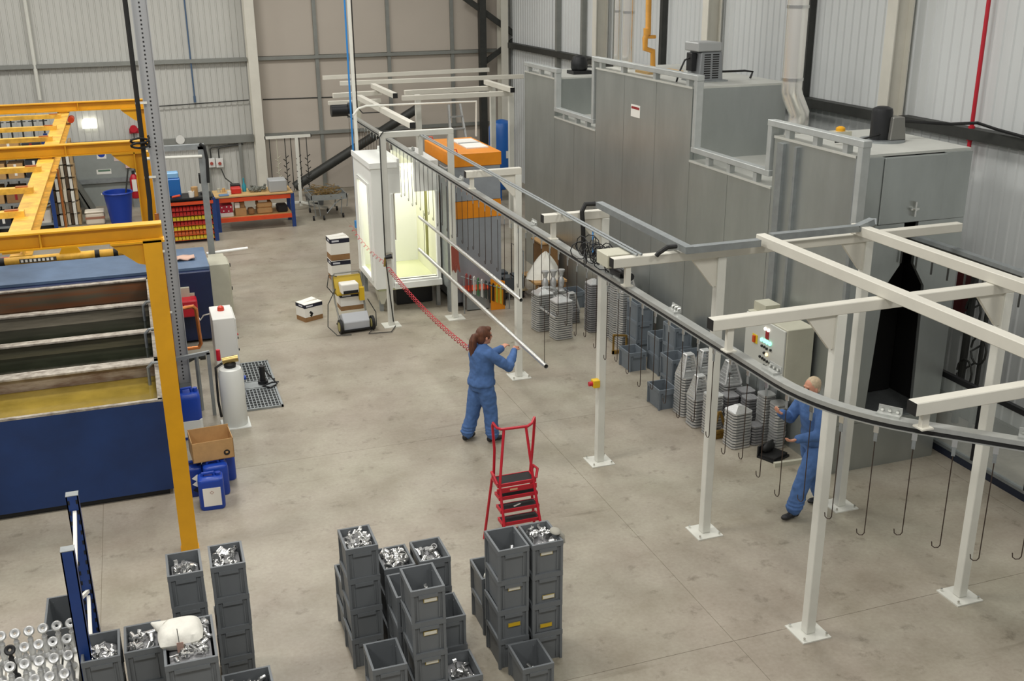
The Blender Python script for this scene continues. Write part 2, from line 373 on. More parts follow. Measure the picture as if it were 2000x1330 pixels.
# raised cable trunking that follows the stepped roof edge
TRX = OX0+.03; path = [(21.45, 4.27), (19.72, 4.27), (19.72, 3.53), (17.9, 3.53), (17.9, 4.63), (14.13, 4.63), (14.13, 3.58), (12.1, 3.58), (12.1, 4.24), (10.2, 4.24), (10.2, 2.95)]
tr = MB()
for (a, b) in zip(path[:-1], path[1:]):
    dy, dz = b[0]-a[0], b[1]-a[1]; e = .055
    if abs(dy) > abs(dz): s_ = -1 if dy < 0 else 1; tr.box((TRX-.06, min(a[0], b[0])-e, a[1]-.04), (TRX+.06, max(a[0], b[0])+e, a[1]+.04))
    else: tr.box((TRX-.058, a[0]-.045, min(a[1], b[1])-.03), (TRX+.058, a[0]+.045, max(a[1], b[1])+.03))
trunk = part('cable_trunking', tr, TRUNKM, oven, bev=.006)
for (y, z) in ((21.3, 4.1), (20.6, 4.1), (19.95, 4.1), (19.3, 3.36), (18.7, 3.36), (18.2, 3.36), (17.6, 4.46), (16.7, 4.46), (15.5, 4.46), (14.4, 4.46), (13.7, 3.38), (13.1, 3.38), (12.4, 3.38), (11.7, 4.06), (11.1, 4.06), (10.5, 4.06)):
    part('trunking_foot', MB().box((TRX-.04, y-.04, z+.03), (TRX+.04, y+.05, z+.15)), TRUNKM, trunk)
lb = pxx(1241, 217, OX0-.004)
nb = part('notice', MB().box((OX0-.006, lb.y-.17, lb.z-.1), (OX0-.001, lb.y+.17, lb.z+.1)), PAPER, oven, label='small white notice with red heading')
part('notice_heading', MB().box((OX0-.008, lb.y-.15, lb.z+.03), (OX0-.006, lb.y+.15, lb.z+.07)), REDD, nb)
# slotted roof motor
def roof_motor(cx, cy, z):
    o = thing('fan_motor', 'tall grey slotted fan motor on the highest roof of the oven', 'motor', (cx, cy, z))
    b = part('housing', MB().prism([(-.30, 0), (.30, 0), (.25, .62), (-.25, .62)], -.27, .27, 'y'), mat('motor_grey', '85888a', .5, .3), o, local=True, bev=.02)
    for k in range(11):
        for s in (-1, 1): part('vent_slot', MB().box((s*.10-.075, -.276, .07+k*.048), (s*.10+.075, -.268, .095+k*.048)), BLACK, b, local=True)
    part('cap', MB().box((-.36, -.30, .63), (.22, .30, .82)), mat('motor_grey_light', 'a5a7a6', .5, .3), o, local=True, bev=.02)
    part('terminal_box', MB().box((-.40, -.12, .22), (-.28, .12, .6)), BLACKM, o, local=True, bev=.01)
    part('cable', MB().tube([(-.38, 0, .5), (-.5, 0, .45), (-.62, .0, .2), (-.68, 0, .0)], .02, 6), BLACK, o, local=True, sm=True)
    part('base', MB().box((-.38, -.34, 0), (.38, .34, .03)), GALVD, o, local=True)
    o.scale = (.72, .72, .72)
p = py(1376, 152, 15.0); roof_motor(p.x, 15.0, 4.49)
o = solo('cable_conduit', MB().tube([py(1405, 140, 14.9), py(1455, 138, 14.9), py(1470, 140, 14.9), py(1465, 153, 14.9)], .018, 6), BLACK, 'short black cable conduit beside the slotted roof motor', 'conduit', sm=True)
# small black motor, far end
p = py(1131, 148, 20.4)
o = thing('roof_motor', 'small black motor with looped cable on the far oven roof', 'motor', (p.x, 20.4, 4.13)); o.scale = (.9, .9, .66)
part('body', MB().lathe([(.16, .1), (.19, .16), (.19, .34), (.15, .5), (.05, .56)], n=12), BLACKM, o, True, local=True)
part('base_plate', MB().box((-.22, -.2, 0), (.26, .2, .1)), BLACKM, o, local=True)
part('cable', MB().tube([(.16, 0, .2), (.34, 0, .18), (.40, 0, .3), (.30, 0, .42), (.16, 0, .4)], .02, 6), BLACK, o, True, local=True)
# near motor with galvanised cowl on a round plate
p = py(1722, 280, 11.1)
o = thing('cowled_motor', 'black motor with grey metal cowl on the near oven roof', 'motor', (p.x, 11.1, 4.09)); o.scale = (.92, .92, .86)
part('base_plate', MB().lathe([(.30, 0), (.30, .03)], n=24), GALVD, o, True, local=True)
part('motor_body', MB().lathe([(.14, .03), (.14, .42), (.13, .47), (.07, .50)], (-.04, 0, 0), 16), BLACKM, o, True, local=True)
part('cowl', MB().prism([(-.02, .03), (.24, .03), (.19, .36), (.0, .36)], -.19, .05, 'y'), mat('cowl_grey', '8b8a85', .4, .6), o, local=True, bev=.01)
part('cable', MB().tube([(-.12, -.1, .12), (-.34, -.12, .08), (-.60, -.1, .05), (-.8, -.05, .04)], .014, 6), BLACK, o, True, local=True)
p = py(1642, 250, 11.6)
o = thing('warning_beacon', 'small amber capped junction box on the near oven roof', 'beacon', (p.x, 11.6, 4.09))
part('box', MB().box((-.12, -.08, 0), (.12, .08, .07)), BEIGE, o, local=True); part('button', MB().lathe([(.06, .07), (.06, .11), (.03, .13)], n=10), YEL, o, True, local=True)
p = py(1298, 133, 16.6)
solo('timber_board', MB().box((8.1, 16.2, 4.492), (8.75, 16.7, 4.53)), WOOD, 'pale flat board lying on the middle oven roof', 'board')

# ---- flues, gas pipe, red pipe, wall conduit
def flue(x, y, z0, r, label, kink):
    o = thing('flue_pipe', label, 'flue pipe', (x, y, z0)); CH = mat('flue_stainless', 'eceae3', .22, .75)
    z = kink[-1][2] if kink else 0
    pts = kink if kink else [(0, 0, 0)]
    if kink: part('elbow', MB().tube(kink, r, 20), CH, o, True, local=True)
    px_, py_, pz_ = pts[-1]; top = 8.8-z0; k = pz_
    while k < top:
        k2 = min(k+.95, top); part('pipe_section', MB().cyl((px_, py_, k), (px_, py_, k2), r, 24), CH, o, True, local=True)
        part('joint_band', MB().cyl((px_, py_, k-.02), (px_, py_, k+.02), r*1.06, 24), STEEL, o, True, local=True); k = k2
b0 = py(1553, 300, 12.75); t0 = py(1541, 185, 12.75)
flue(8.60, 12.75, 3.412, .14, 'large polished flue pipe with elbow rising from the oven notch', [(.06, 0, 0), (.06, 0, .5), (.12, 0, .72), (.12, 0, .84), (.0, 0, 1.06), (-.03, 0, 1.15), (-.03, 0, 1.3)])
p1_ = py(1226, 115, 17.3); flue(p1_.x, 17.3, 4.49, .10, 'slender polished flue pipe behind the middle oven roof', None)
p2_ = py(1212, 115, 17.6); flue(p2_.x, 17.75, 4.49, .06, 'thin polished vent pipe next to the slender flue', None)
gy = 17.0
solo('gas_pipe', MB().tube([(p.x, p.y, p.z) for p in (py(1275, 150, gy), py(1275, 100, gy), py(1260, 95, gy), py(1260, 75, gy), py(1266, 60, gy), py(1268, -60, gy))], .05, 10).cyl(py(1262, 72, gy), py(1280, 72, gy), .03, 8).cyl(py(1264, 68, gy), py(1264, 55, gy), .065, 10), GASY, 'ochre gas pipe with valve dropping to the oven roof', 'pipe', sm=True)
solo('red_pipe', MB().tube([(WX-.1, 11.66, 3.55), (WX-.1, 11.66, 9)], .028, 10).cyl((WX-.1, 11.66, 3.9), (WX-.1, 11.66, 4.1), .045, 10), RED, 'thin red vertical pipe on the right wall', 'pipe', sm=True)
solo('wall_cable', MB().tube([(9.15, 11.1, 4.32), (9.8, 11.0, 4.26), (10.5, 11.3, 4.2), (10.66, 11.1, 4.13), (10.66, 10.5, 4.09), (10.66, 8.0, 4.09)], .022, 6), BLACK, 'black cable from the cowled motor to the right wall girt', 'cable', sm=True)

# ================================================================ CONVEYOR FRAMES
BW = .10
def plate(x, y): return MB().box((x-.16, y-.16, 0), (x+.16, y+.16, .014))
def frame(label, Y, xl, xr, posts, zt=3.40, hang=None, gussets=True, cap=True, gap=()):
    o = thing('conveyor_gantry', label, 'steel frame', (posts[0], Y, 0), 0, 'cream overhead frames carrying the conveyor')
    part('beam', MB().box((xl, Y-BW/2, zt-BW), (xr, Y+BW/2, zt)), CREAM, o, bev=.006)
    if cap: part('end_cap', MB().box((xl-.006, Y-BW/2+.003, zt-BW+.003), (xl, Y+BW/2-.003, zt-.003)), BLACK, o)
    for x in posts:
        part('post', MB().box((x-BW/2, Y-BW/2, .014), (x+BW/2, Y+BW/2, zt-BW)), WHITE, o, bev=.006)
        b = part('base_plate', plate(x, Y), WHITE, o)
        for sx in (-.125, .125):
            for sy in (-.125, .125): part('anchor_bolt', MB().cyl((x+sx, Y+sy, .014), (x+sx, Y+sy, .045), .012, 6), STEEL, b)
        if gussets: part('gusset', MB().prism([(x-BW/2, zt-BW), (x-BW/2-.30, zt-BW), (x-BW/2-.04, zt-BW-.32), (x-BW/2, zt-BW-.32)], Y-.02, Y+.02, 'y'), CREAM, o)
    if hang is not None: part('rail_hanger', MB().box((hang-.03, Y-.02, 3.10), (hang+.03, Y+.02, zt-BW)).box((hang-.05, Y-.05, 3.088), (hang+.05, Y+.05, 3.10)), CREAM, o)
    return o
frame('cream frame whose beam crosses nearest the camera at the rail bend', 5.52, 4.9, 8.6, [7.5], 3.31, 5.02)
frame('cream two-post frame beside the man in blue', 7.40, 4.36, 8.9, [5.65, 7.49], 3.40, 4.55)
frame('cream two-post frame with cable bundle at its beam end', 9.48, 4.40, 8.76, [5.66, 7.51], 3.40, 4.58)
frame('cream single-post frame with an emergency stop on its post', 11.6, 4.46, 5.32, [5.27], 3.40, 4.6)
frame('cream single-post frame beside the hanging tubes and white sack', 14.88, 4.50, 5.37, [5.32], 3.36, 4.6)
o = thing('conveyor_gantry', 'white goalpost-shaped frame standing before the spray booth', 'steel frame', (4.6, 18.12, 0), 0, 'cream overhead frames carrying the conveyor')
part('beam', MB().box((3.95, 18.07, 3.42), (5.27, 18.17, 3.52)), WHITE, o, bev=.006)
for x in (4.0, 5.22):
    part('post', MB().box((x-.05, 18.07, .014), (x+.05, 18.17, 3.42)), WHITE, o, bev=.006); b = part('base_plate', plate(x, 18.12), WHITE, o)
part('rail_hanger', MB().box((4.64, 18.09, 3.08), (4.71, 18.15, 3.42)), WHITE, o)
part('cable', MB().tube([(4.5, 18.05, 3.56), (4.0, 18.03, 3.54), (3.93, 18.03, 3.45), (3.93, 18.03, 1.3), (4.02, 18.02, .1)], .012, 6), DARK, o, True)
for (xl, y0, y1, lab) in ((6.06, 4.4, 9.46, 'long cream roof beam over the frames nearer the conveyor rail'), (7.28, 4.4, 9.50, 'long cream roof beam over the frames nearer the right wall')):
    solo('tie_beam', MB().box((xl, y0, 3.402), (xl+.11, y1, 3.51)), CREAM, lab, 'beam', 'tie beams on the conveyor frames', bev=.006)
# emergency stop on the third post
o = thing('emergency_stop', 'yellow emergency stop box with red button on a white post', 'switch', (5.18, 11.55, 1.1))
part('box', MB().box((-.05, -.05, 0), (.04, .05, .1)), PAPERY, o, local=True, bev=.005); part('button', MB().cyl((-.05, 0, .05), (-.10, 0, .05), .03, 12), RED, o, True, local=True)
# trunking between frames, twin rods, cable bundle
def tray(label, pts, wd=.09, h=.07):
    mb = MB()
    for a, b in zip(pts[:-1], pts[1:]): mb.bar(a, b, wd, h)
    return solo('cable_tray', mb, GALVD, label, 'cable tray', 'cable trays over the conveyor frames')
tray('galvanised cable tray running between two cream frames', [(5.13, 11.45, 3.50), (5.13, 9.2, 3.48)])
tray('galvanised cable tray lying along the cream cross beam', [(5.13, 9.30, 3.46), (6.0, 9.30, 3.46), ])
tray('galvanised cable tray between the tie beams and the oven', [(6.18, 9.36, 3.49), (7.26, 9.36, 3.49), (7.45, 9.36, 3.55), (7.85, 10.15, 3.0)])
solo('cable_conduit', MB().tube([(5.1, 11.5, 3.5), (4.98, 11.52, 3.50), (4.93, 11.5, 3.42), (4.96, 11.53, 3.2), (4.98, 11.53, 2.75)], .03, 8), BLACK, 'black flexible conduit curling over the third frame beam', 'conduit', sm=True)
solo('cable_conduit', MB().tube([(5.05, 9.33, 3.5), (4.95, 9.33, 3.5), (4.86, 9.35, 3.44), (4.84, 9.36, 3.41)], .025, 8), BLACK, 'black flexible conduit dropping from the tray corner', 'conduit', sm=True)
for k in (0, 1):
    solo('air_line', MB().tube([(4.66+.05*k, 9.43, 3.42), (4.66+.05*k, 18.2, 3.44)], .012, 6), GALVD, ('outer' if k else 'inner')+' thin rod of the pair running above the conveyor rail', 'rod', 'rods above the conveyor rail', sm=True)
cb = MB(); rnd = random.Random(3)
for k in range(26):
    c = Vector((4.60+rnd.uniform(-.12, .12), 10.3+rnd.uniform(-.3, .3), 3.22+rnd.uniform(-.05, .05))); r_ = rnd.uniform(.05, .12); a = rnd.uniform(0, 3.14)
    cb.tube([c + Vector((math.cos(a)*math.cos(q)*r_, math.sin(a)*math.cos(q)*r_, math.sin(q)*r_)) for q in [i*.63 for i in range(11)]], .006, 5)
solo('cable_bundle', cb, BLACKM, 'tangled black cable loops resting on the conveyor rail', 'cables', sm=True)
solo('drive_motor', MB().cyl((4.64, 10.1, 3.15), (4.66, 9.56, 3.15), .04, 12).box((4.60, 9.7, 3.09), (4.68, 9.95, 3.15)), BLACKM, 'black drive motor on top of the conveyor rail', 'motor', sm=True)
solo('junction_box', MB().box((4.40, 9.58, 3.26), (4.66, 9.86, 3.40)), BEIGE, 'beige junction box behind the cream beam end', 'box', bev=.006)

# ================================================================ CONVEYOR RAIL AND HOOKS
RX, RZ = 4.6, 3.05
rail_pts = [(RX, 24.6), (RX, 22), (RX, 20), (RX, 18), (RX, 16), (RX, 14), (RX, 12), (RX, 10), (RX, 8), (RX, 6.7)]
cx, cy, rr = RX+1.55, 6.7, 1.55
for k in range(1, 9):
    a = math.pi + math.radians(k*5.6); rail_pts.append((cx+rr*math.cos(a), cy+rr*math.sin(a)))
ex, ey = rail_pts[-1]; dx, dy = math.sin(math.radians(44.8)), -math.cos(math.radians(44.8))
rail_pts += [(ex+dx*.6, ey+dy*.6), (ex+dx*1.3, ey+dy*1.3)]
def sweep(mb, pts, z0, z1, half):
    k = len(pts); V = []
    for i, (x, y) in enumerate(pts):
        a = Vector(pts[max(i-1, 0)]); b = Vector(pts[min(i+1, k-1)]); d = (b-a).normalized(); n = Vector((-d.y, d.x))
        V += [(x+n.x*s*half, y+n.y*s*half, z) for s, z in ((-1, z0), (1, z0), (1, z1), (-1, z1))]
    return mb.add(V, [(i*4+j, i*4+(j+1)%4, i*4+4+(j+1)%4, i*4+4+j) for i in range(k-1) for j in range(4)] + [(0,1,2,3)[::-1], tuple((k-1)*4+j for j in range(4))])
rail = thing('conveyor_rail', 'bright overhead conveyor rail sweeping from spray booth to bend', 'conveyor rail', (RX, 12, 3.0))
RAILM = mat('rail_zinc', 'b4b6b2', .32, .55, var=.05, scale=14)
part('track_top', sweep(MB(), rail_pts, RZ+.005, RZ+.04, .045), RAILM, rail, True)
part('chain_slot', sweep(MB(), rail_pts, RZ-.028, RZ+.005, .036), BLACK, rail)
part('track_lip', sweep(MB(), rail_pts, RZ-.036, RZ-.028, .045), RAILM, rail, True)
def along(s):     # point and heading at arc length s measured from the far end
    for a, b in zip(rail_pts[:-1], rail_pts[1:]):
        a, b = Vector(a), Vector(b); L_ = (b-a).length
        if s <= L_: return a+(b-a)*(s/L_), (b-a).normalized()
        s -= L_
    return b, (b-a).normalized()
TOTAL = sum((Vector(b)-Vector(a)).length for a, b in zip(rail_pts[:-1], rail_pts[1:]))
for s in (6.0, 9.0, 12.2, 14.85, 16.05, 17.75, 18.9, 19.85, 20.55):
    p, d = along(s); n = Vector((-d.y, d.x)); o2 = Vector((p.x, p.y, RZ+.04))
    Mx = Matrix(((d.x, n.x, 0), (d.y, n.y, 0), (0, 0, 1)))
    j = part('joint_plate', MB().cbox(o2+Vector((0, 0, .008))+Vector((n.x, n.y, 0))*.02, (.17, .07, .016), Mx).cbox(o2+Vector((n.x, n.y, 0))*.06+Vector((0, 0, .03)), (.17, .008, .06), Mx), RAILM, rail)
    for q in (-.055, 0, .055): part('bolt', MB().cyl(o2+Vector((d.x*q, d.y*q, .03))+Vector((n.x, n.y, 0))*.055, o2+Vector((d.x*q, d.y*q, .03))+Vector((n.x, n.y, 0))*.04, .012, 8), STEEL, j)
HOOKM = mat('hook_wire', '40342c', .55, .4)
def hook_proto(L_, name='rail_hook'):
    o = thing(name, 'hook', 'hook', (0, 0, 0))
    part('pendant', MB().box((-.018, -.006, -.075), (.018, .006, .03)).cyl((0, -.012, .0), (0, .012, .0), .014, 8), STEEL, o, local=True)
    part('link_plate', MB().box((-.013, -.004, -.145), (.013, .004, -.06)), GALVD, o, local=True)
    part('wire', MB().tube([(0, 0, -.13), (0, 0, -L_+.03), (-.012, 0, -L_+.008), (-.035, 0, -L_), (-.055, 0, -L_+.012), (-.06, 0, -L_+.045)], .0042, 5), HOOKM, o, True, local=True)
    return o
protos = [hook_proto(.86), hook_proto(.90), hook_proto(.94)]; used = set()
s = .35; i = 0
while s < TOTAL-.05:
    p, d = along(s); k = (i*7) % 3
    y = p.y
    where = ('wire hook hanging from the rail bend near the camera' if y < 6.4 else 'wire hook hanging from the rail above the stacked trays and crates' if y < 13.5 else 'wire hook hanging from the rail above the aluminium tubes' if y < 18.2 else 'short-looking wire hook hanging from the rail inside the spray booth' if y < 21 else 'wire hook hanging from the far end of the rail')
    a = math.atan2(d.y, d.x)
    src = protos[k]
    if k not in used: used.add(k); o = src; o.location = (p.x, p.y, RZ-.03); o.rotation_euler.z = a
    else: o = clone(src, None, (p.x, p.y, RZ-.03), a)
    o['label'] = where; o['group'] = 'hooks: ' + where[:60]
    s += .285 if y > 6.8 else .27; i += 1
# return rail into the oven mouth
o = thing('return_rail', 'dark conveyor rail leading into the oven mouth by the right wall', 'conveyor rail', (8.75, 9, 3.0))
rp = [(8.72, 11.2), (8.74, 9.5), (8.72, 8.3), (8.66, 7.0), (8.5, 6.2)]
part('track_top', sweep(MB(), rp, RZ+.005, RZ+.05, .045), GALVD, o); part('chain_slot', sweep(MB(), rp, RZ-.04, RZ+.005, .036), DARK, o)
for k in range(9):
    y = 10.2-k*.27; solo('carrier_arm', MB().tube([(8.72, y, RZ-.03), (8.64, y, RZ-.1), (8.60, y, RZ-.16), (8.60, y, RZ-.30)], .012, 6), DARK, 'dark bent carrier arm on the rail into the oven mouth', 'hook', 'carrier arms on the return rail', sm=True)
# tubes hanging from the conveyor
TUBE = mat('polished_tube', 'd9d9d4', .34, .85)
def hung_tube(z, y0, y1, r, label):
    o = thing('aluminium_tube', label, 'tube', (RX, (y0+y1)/2, z-r))
    part('tube_wall', MB().pipe((RX, y0, z), (RX, y1, z), r, r*.86, 20), TUBE, o, True)
    for y in (y0+.06, y1-.4): part('hanging_wire', MB().tube([(RX, y, z+r), (RX, y, 2.16 if z < 1.9 else 2.12)], .004, 5), HOOKM, o)
hung_tube(1.36, 11.82, 18.2, .032, 'long polished tube held by the woman in blue')
hung_tube(1.98, 12.75, 18.1, .028, 'long polished tube hanging higher above the held tube')
# ================================================================ SPRAY BOOTH
BX0, BX1, BY0, BY1, BZ0, BZ1 = 3.93, 5.20, 18.92, 20.55, .46, 2.80
GREENY = mat('powder_dusted', 'd8dcb4', .5)
booth = thing('spray_booth', 'white lit powder spray booth behind the goalpost frame', 'spray booth', ((BX0+BX1)/2, (BY0+BY1)/2, 0))
ox0, ox1, oz0, oz1 = 4.32, 5.12, .62, 2.27
part('front_wall', MB().box((BX0, BY0, BZ0), (ox0, BY0+.05, BZ1)).box((ox1, BY0, BZ0), (BX1, BY0+.05, BZ1)).box((ox0, BY0, oz1), (4.47, BY0+.05, BZ1)).box((4.73, BY0, oz1), (ox1, BY0+.05, BZ1)).box((ox0, BY0, BZ0), (ox1, BY0+.05, oz0)), BOOTHW, booth)
part('door_frame', MB().box((ox0-.05, BY0-.03, oz0-.12), (ox0, BY0, oz1)).box((ox1, BY0-.03, oz0-.12), (ox1+.07, BY0, oz1)).box((ox0-.05, BY0-.10, oz0-.16), (ox1+.07, BY0, oz0-.04)), BOOTHW, booth, bev=.005)
wy0, wy1, wz0, wz1 = 19.22, 20.12, .62, 2.38
part('side_wall', MB().box((BX0, BY0+.05, BZ0), (BX0+.05, wy0, BZ1)).box((BX0, wy1, BZ0), (BX0+.05, BY1, BZ1)).box((BX0, wy0, BZ0), (BX0+.05, wy1, wz0)).box((BX0, wy0, wz1), (BX0+.05, wy1, BZ1)), BOOTHW, booth)
part('window_frame', MB().box((BX0-.03, wy0-.06, wz0-.06), (BX0, wy0, wz1+.06)).box((BX0-.03, wy1, wz0-.06), (BX0, wy1+.06, wz1+.06)).box((BX0-.03, wy0, wz1), (BX0, wy1, wz1+.06)).box((BX0-.03, wy0, wz0-.06), (BX0, wy1, wz0)), BOOTHW, booth, bev=.005)
part('filter_wall', MB().box((BX1-.05, BY0+.05, BZ0), (BX1, BY1, BZ1)), mat('booth_yellowish', 'e9ead2', .5), booth)
part('filter_slot', MB().box((BX1-.06, 19.62, .8), (BX1-.05, 19.78, 2.4)), mat('olive_filter', '77763a', .7), booth)
part('back_wall', MB().box((BX0+.05, BY1-.05, BZ0), (4.22, BY1, BZ1)).box((4.72, BY1-.05, BZ0), (BX1-.05, BY1, BZ1)).box((4.22, BY1-.05, 2.30), (4.44, BY1, BZ1)).box((4.68, BY1-.05, 2.30), (4.72, BY1, BZ1)).box((4.22, BY1-.05, BZ0), (4.72, BY1, .98)), BOOTHW, booth)
part('floor_pan', MB().box((BX0+.052, BY0+.052, BZ0-.05), (BX1-.052, BY1-.052, BZ0+.08)), GREENY, booth)
part('sill', MB().box((ox0, BY0-.08, oz0-.05), (ox1, BY0+.12, oz0)), BOOTHW, booth)
part('roof', MB().box((BX0, BY0+.001, BZ1+.001), (4.47, BY1, BZ1+.03)).box((4.73, BY0+.001, BZ1+.001), (BX1, BY1, BZ1+.03)), BOOTHW, booth)
part('roof_frame', MB().box((BX0-.03, BY0-.03, BZ1-.05), (BX0-.001, BY1, BZ1+.05)).box((BX0-.0005, BY0-.03, BZ1-.05), (4.419, BY0-.001, BZ1+.05)).box((4.42, BY0+.002, BZ1+.031), (4.47, BY1, BZ1+.10)).box((4.73, BY0+.002, BZ1+.031), (4.78, BY1, BZ1+.10)), BOOTHW, booth)
part('hopper', MB().prism([(BX0+.02, BZ0-.05), (BX0+.24, BZ0-.05), (BX0+.14, .16), (BX0+.08, .16)], BY0+.02, BY0+.3, 'y'), BEIGE, booth)
for (x, y) in ((BX0+.10, BY0+.12), (BX1-.05, BY0+.1), (BX0+.1, BY1-.1), (BX1-.05, BY1-.1)): part('leg', MB().box((x-.035, y-.035, 0), (x+.035, y+.035, BZ0-.05)), GALVD, booth)
part('lamp_diffuser', MB().box((BX0+.10, BY0+.2, 2.52), (4.40, BY1-.2, 2.56)), BOOTHGLOW, booth)
part('lamp_diffuser', MB().box((4.80, BY0+.2, 2.52), (5.10, BY1-.2, 2.56)), BOOTHGLOW, booth)
l = bpy.data.lights.new('booth_lamp', 'AREA'); l.shape = 'RECTANGLE'; l.size = 1.0; l.size_y = 1.3; l.energy = 16; l.color = (1, .98, .88)
o = bpy.data.objects.new('booth_lamp', l); COL.objects.link(o); o.location = (4.56, 19.72, 2.5)
part('grey_post', MB().box((BX1+.02, 18.5, 0), (BX1+.11, 18.62, 2.74)), GALVD, booth)
part('vestibule_side', MB().box((BX1+.02, 18.62, .46), (BX1+.05, 18.95, 2.74)), GALVD, booth)
# dark plenum under the booth
part('plenum', MB().box((BX0+.45, BY0+.35, .02), (BX1-.1, BY1, BZ0-.05)), BLACKM, booth)

# ---- powder recovery unit with orange lid
ux0, ux1, uy0, uy1, uz = 5.42, 6.36, 18.75, 20.6, 2.92
u = thing('recovery_unit', 'grey cabinet with orange lid and orange band beside the booth', 'cabinet', ((ux0+ux1)/2, (uy0+uy1)/2, 0))
UG = mat('unit_grey', '8f9499', .5, var=.04)
part('body', MB().box((ux0, uy0, .08), (ux1, uy1, 1.72)), UG, u, bev=.006); part('band', MB().box((ux0-.004, uy0-.006, 1.725), (ux1+.004, uy1, 2.05)), UORANGE, u)
part('upper_body', MB().box((ux0, uy0, 2.055), (ux1, uy1, 2.70)), UG, u, bev=.006)
part('lid', MB().box((ux0-.02, uy0-.02, 2.70), (ux1+.02, uy1+.02, 2.95)), UORANGE, u, bev=.01)
sk = part('roof_light', MB().box((5.85, 19.2, 2.952), (6.28, 20.3, 2.975)), PAPER, u)
part('light_bar', MB().box((5.85, 19.73, 2.975), (6.28, 19.77, 2.985)), GALVD, sk)
for (x, y) in ((5.5, 18.83), (5.5, 20.5)): part('lifting_eye', MB().tube([(x-.05, y, 2.95), (x-.03, y, 3.02), (x+.03, y, 3.02), (x+.05, y, 2.95)], .012, 6), ORANGE, u)
part('corner_post', MB().box((ux0-.06, uy0-.05, 0), (ux0+.02, uy0+.04, 1.0)), UORANGE, u)
part('plinth', MB().box((ux0+.05, uy0+.05, 0), (ux1-.05, uy1-.05, .08)), BLACKM, u)
# low orange shelf, binders and hanging aprons in front of the unit
o = thing('accessory_shelf', 'low grey shelf box with orange top in front of the cabinet', 'shelf', (5.72, 18.45, 0))
part('carcass', MB().box((5.55, 18.42, .02), (6.0, 18.70, .40)), GALVD, o); part('top', MB().box((5.45, 18.38, .40), (6.02, 18.71, .425)), ORANGE, o)
solo('orange_panel', MB().prism([(6.0, .0), (6.28, .0), (6.28, .55), (6.0, .62)], 18.32, 18.35, 'y'), UORANGE, 'orange sheet panel leaning below the held tube', 'panel')
cols = ['9b3b36', '7a2a26', 'e0ded6', '3f7a4b', 'dcdcd6', '2c3a34', '20262a', '171717', 'c9c436', 'd8cf4a', '2b2b2b']
names = ['dark red', 'maroon', 'white', 'green', 'pale', 'dark green', 'slate', 'black', 'lime', 'pale yellow', 'charcoal']
for k, c in enumerate(cols):
    x = 5.50+k*.075; top = .78-.035*k
    solo('hanging_strap', MB().tube([(x, 18.30, top-.34), (x, 18.29, top-.02), (x+.015, 18.3, top), (x+.03, 18.31, top-.02), (x+.03, 18.31, top-.36)], .011, 6), mat('strap_'+names[k].replace(' ', '_'), c, .7), names[k]+' strap in the row hung below the grey cabinet', 'strap', 'coloured straps below the cabinet', sm=True)
solo('strap_rail', MB().tube([(5.4, 18.3, .74), (6.36, 18.3, .36)], .012, 6).tube([(5.46, 18.3, .73), (5.46, 18.3, 0)], .012, 6).tube([(6.36, 18.3, .37), (6.36, 18.3, 0)], .012, 6), GALVD, 'sloping thin rail carrying the coloured straps', 'rail', sm=True)
bw = thing('bristle_curtain', 'rusty red strands hanging off the end of the upper tube', 'curtain', (5.28, 17.75, .9)) if False else None
mbq = MB()
for k in range(12): mbq.tube([(5.165+k*.012, 18.06, 1.40), (5.168+k*.012, 18.06, 1.1), (5.17+k*.014, 18.06, .92+.03*math.sin(k))], .006, 4)
solo('strand_bundle', mbq, mat('rusty_strands', '9c5546', .7), 'bundle of rusty red strands hung on the booth post', 'strands', sm=True)

# ---- blue air receiver
o = thing('air_receiver', 'tall blue cylindrical air tank behind the conveyor frames', 'air tank', (9.55, 28.0, 0))
AB = mat('receiver_blue', '1d5fae', .35)
part('shell', MB().lathe([(.05, .25), (.30, .32), (.36, .45), (.36, 2.0), (.30, 2.14), (.05, 2.22)], n=24), AB, o, True, local=True)
for a in (0, 2.1, 4.2): part('foot', MB().box((.26*math.cos(a)-.03, .26*math.sin(a)-.03, 0), (.26*math.cos(a)+.03, .26*math.sin(a)+.03, .38)), AB, o, local=True)
part('plate', MB().box((.0, -.372, 1.2), (.12, -.362, 1.4)), PAPER, o, local=True)
# second blue tank low, seen under the frame
solo('blue_bin', MB().lathe([(.22, 0), (.30, .7), (.31, .72), (.28, .72), (.20, .05)], (6.35, 29.8, 0), 16), mat('bin_blue', '2d4a7a', .5), 'dark blue plastic bin against the far wall', 'bin', sm=True)
# ---- aluminium steps behind
o = thing('step_ladder', 'aluminium step ladder standing behind the orange lidded cabinet', 'ladder', (8.0, 27.5, 0))
a0, a1 = py(876, 205, 27.5), py(898, 203, 27.5); b0_, b1_ = Vector((a0.x-.15, 26.6, 0)), Vector((a1.x+.2, 26.6, 0))
for A, B in ((a0, b0_), (a1, b1_)): part('stile', MB().bar(A, B, .05, .09, (0, 1, 0)), ALU, o)
for k in range(1, 9):
    f = k/9; part('tread', MB().bar(a0.lerp(b0_, f), a1.lerp(b1_, f), .14, .03), ALU, o)

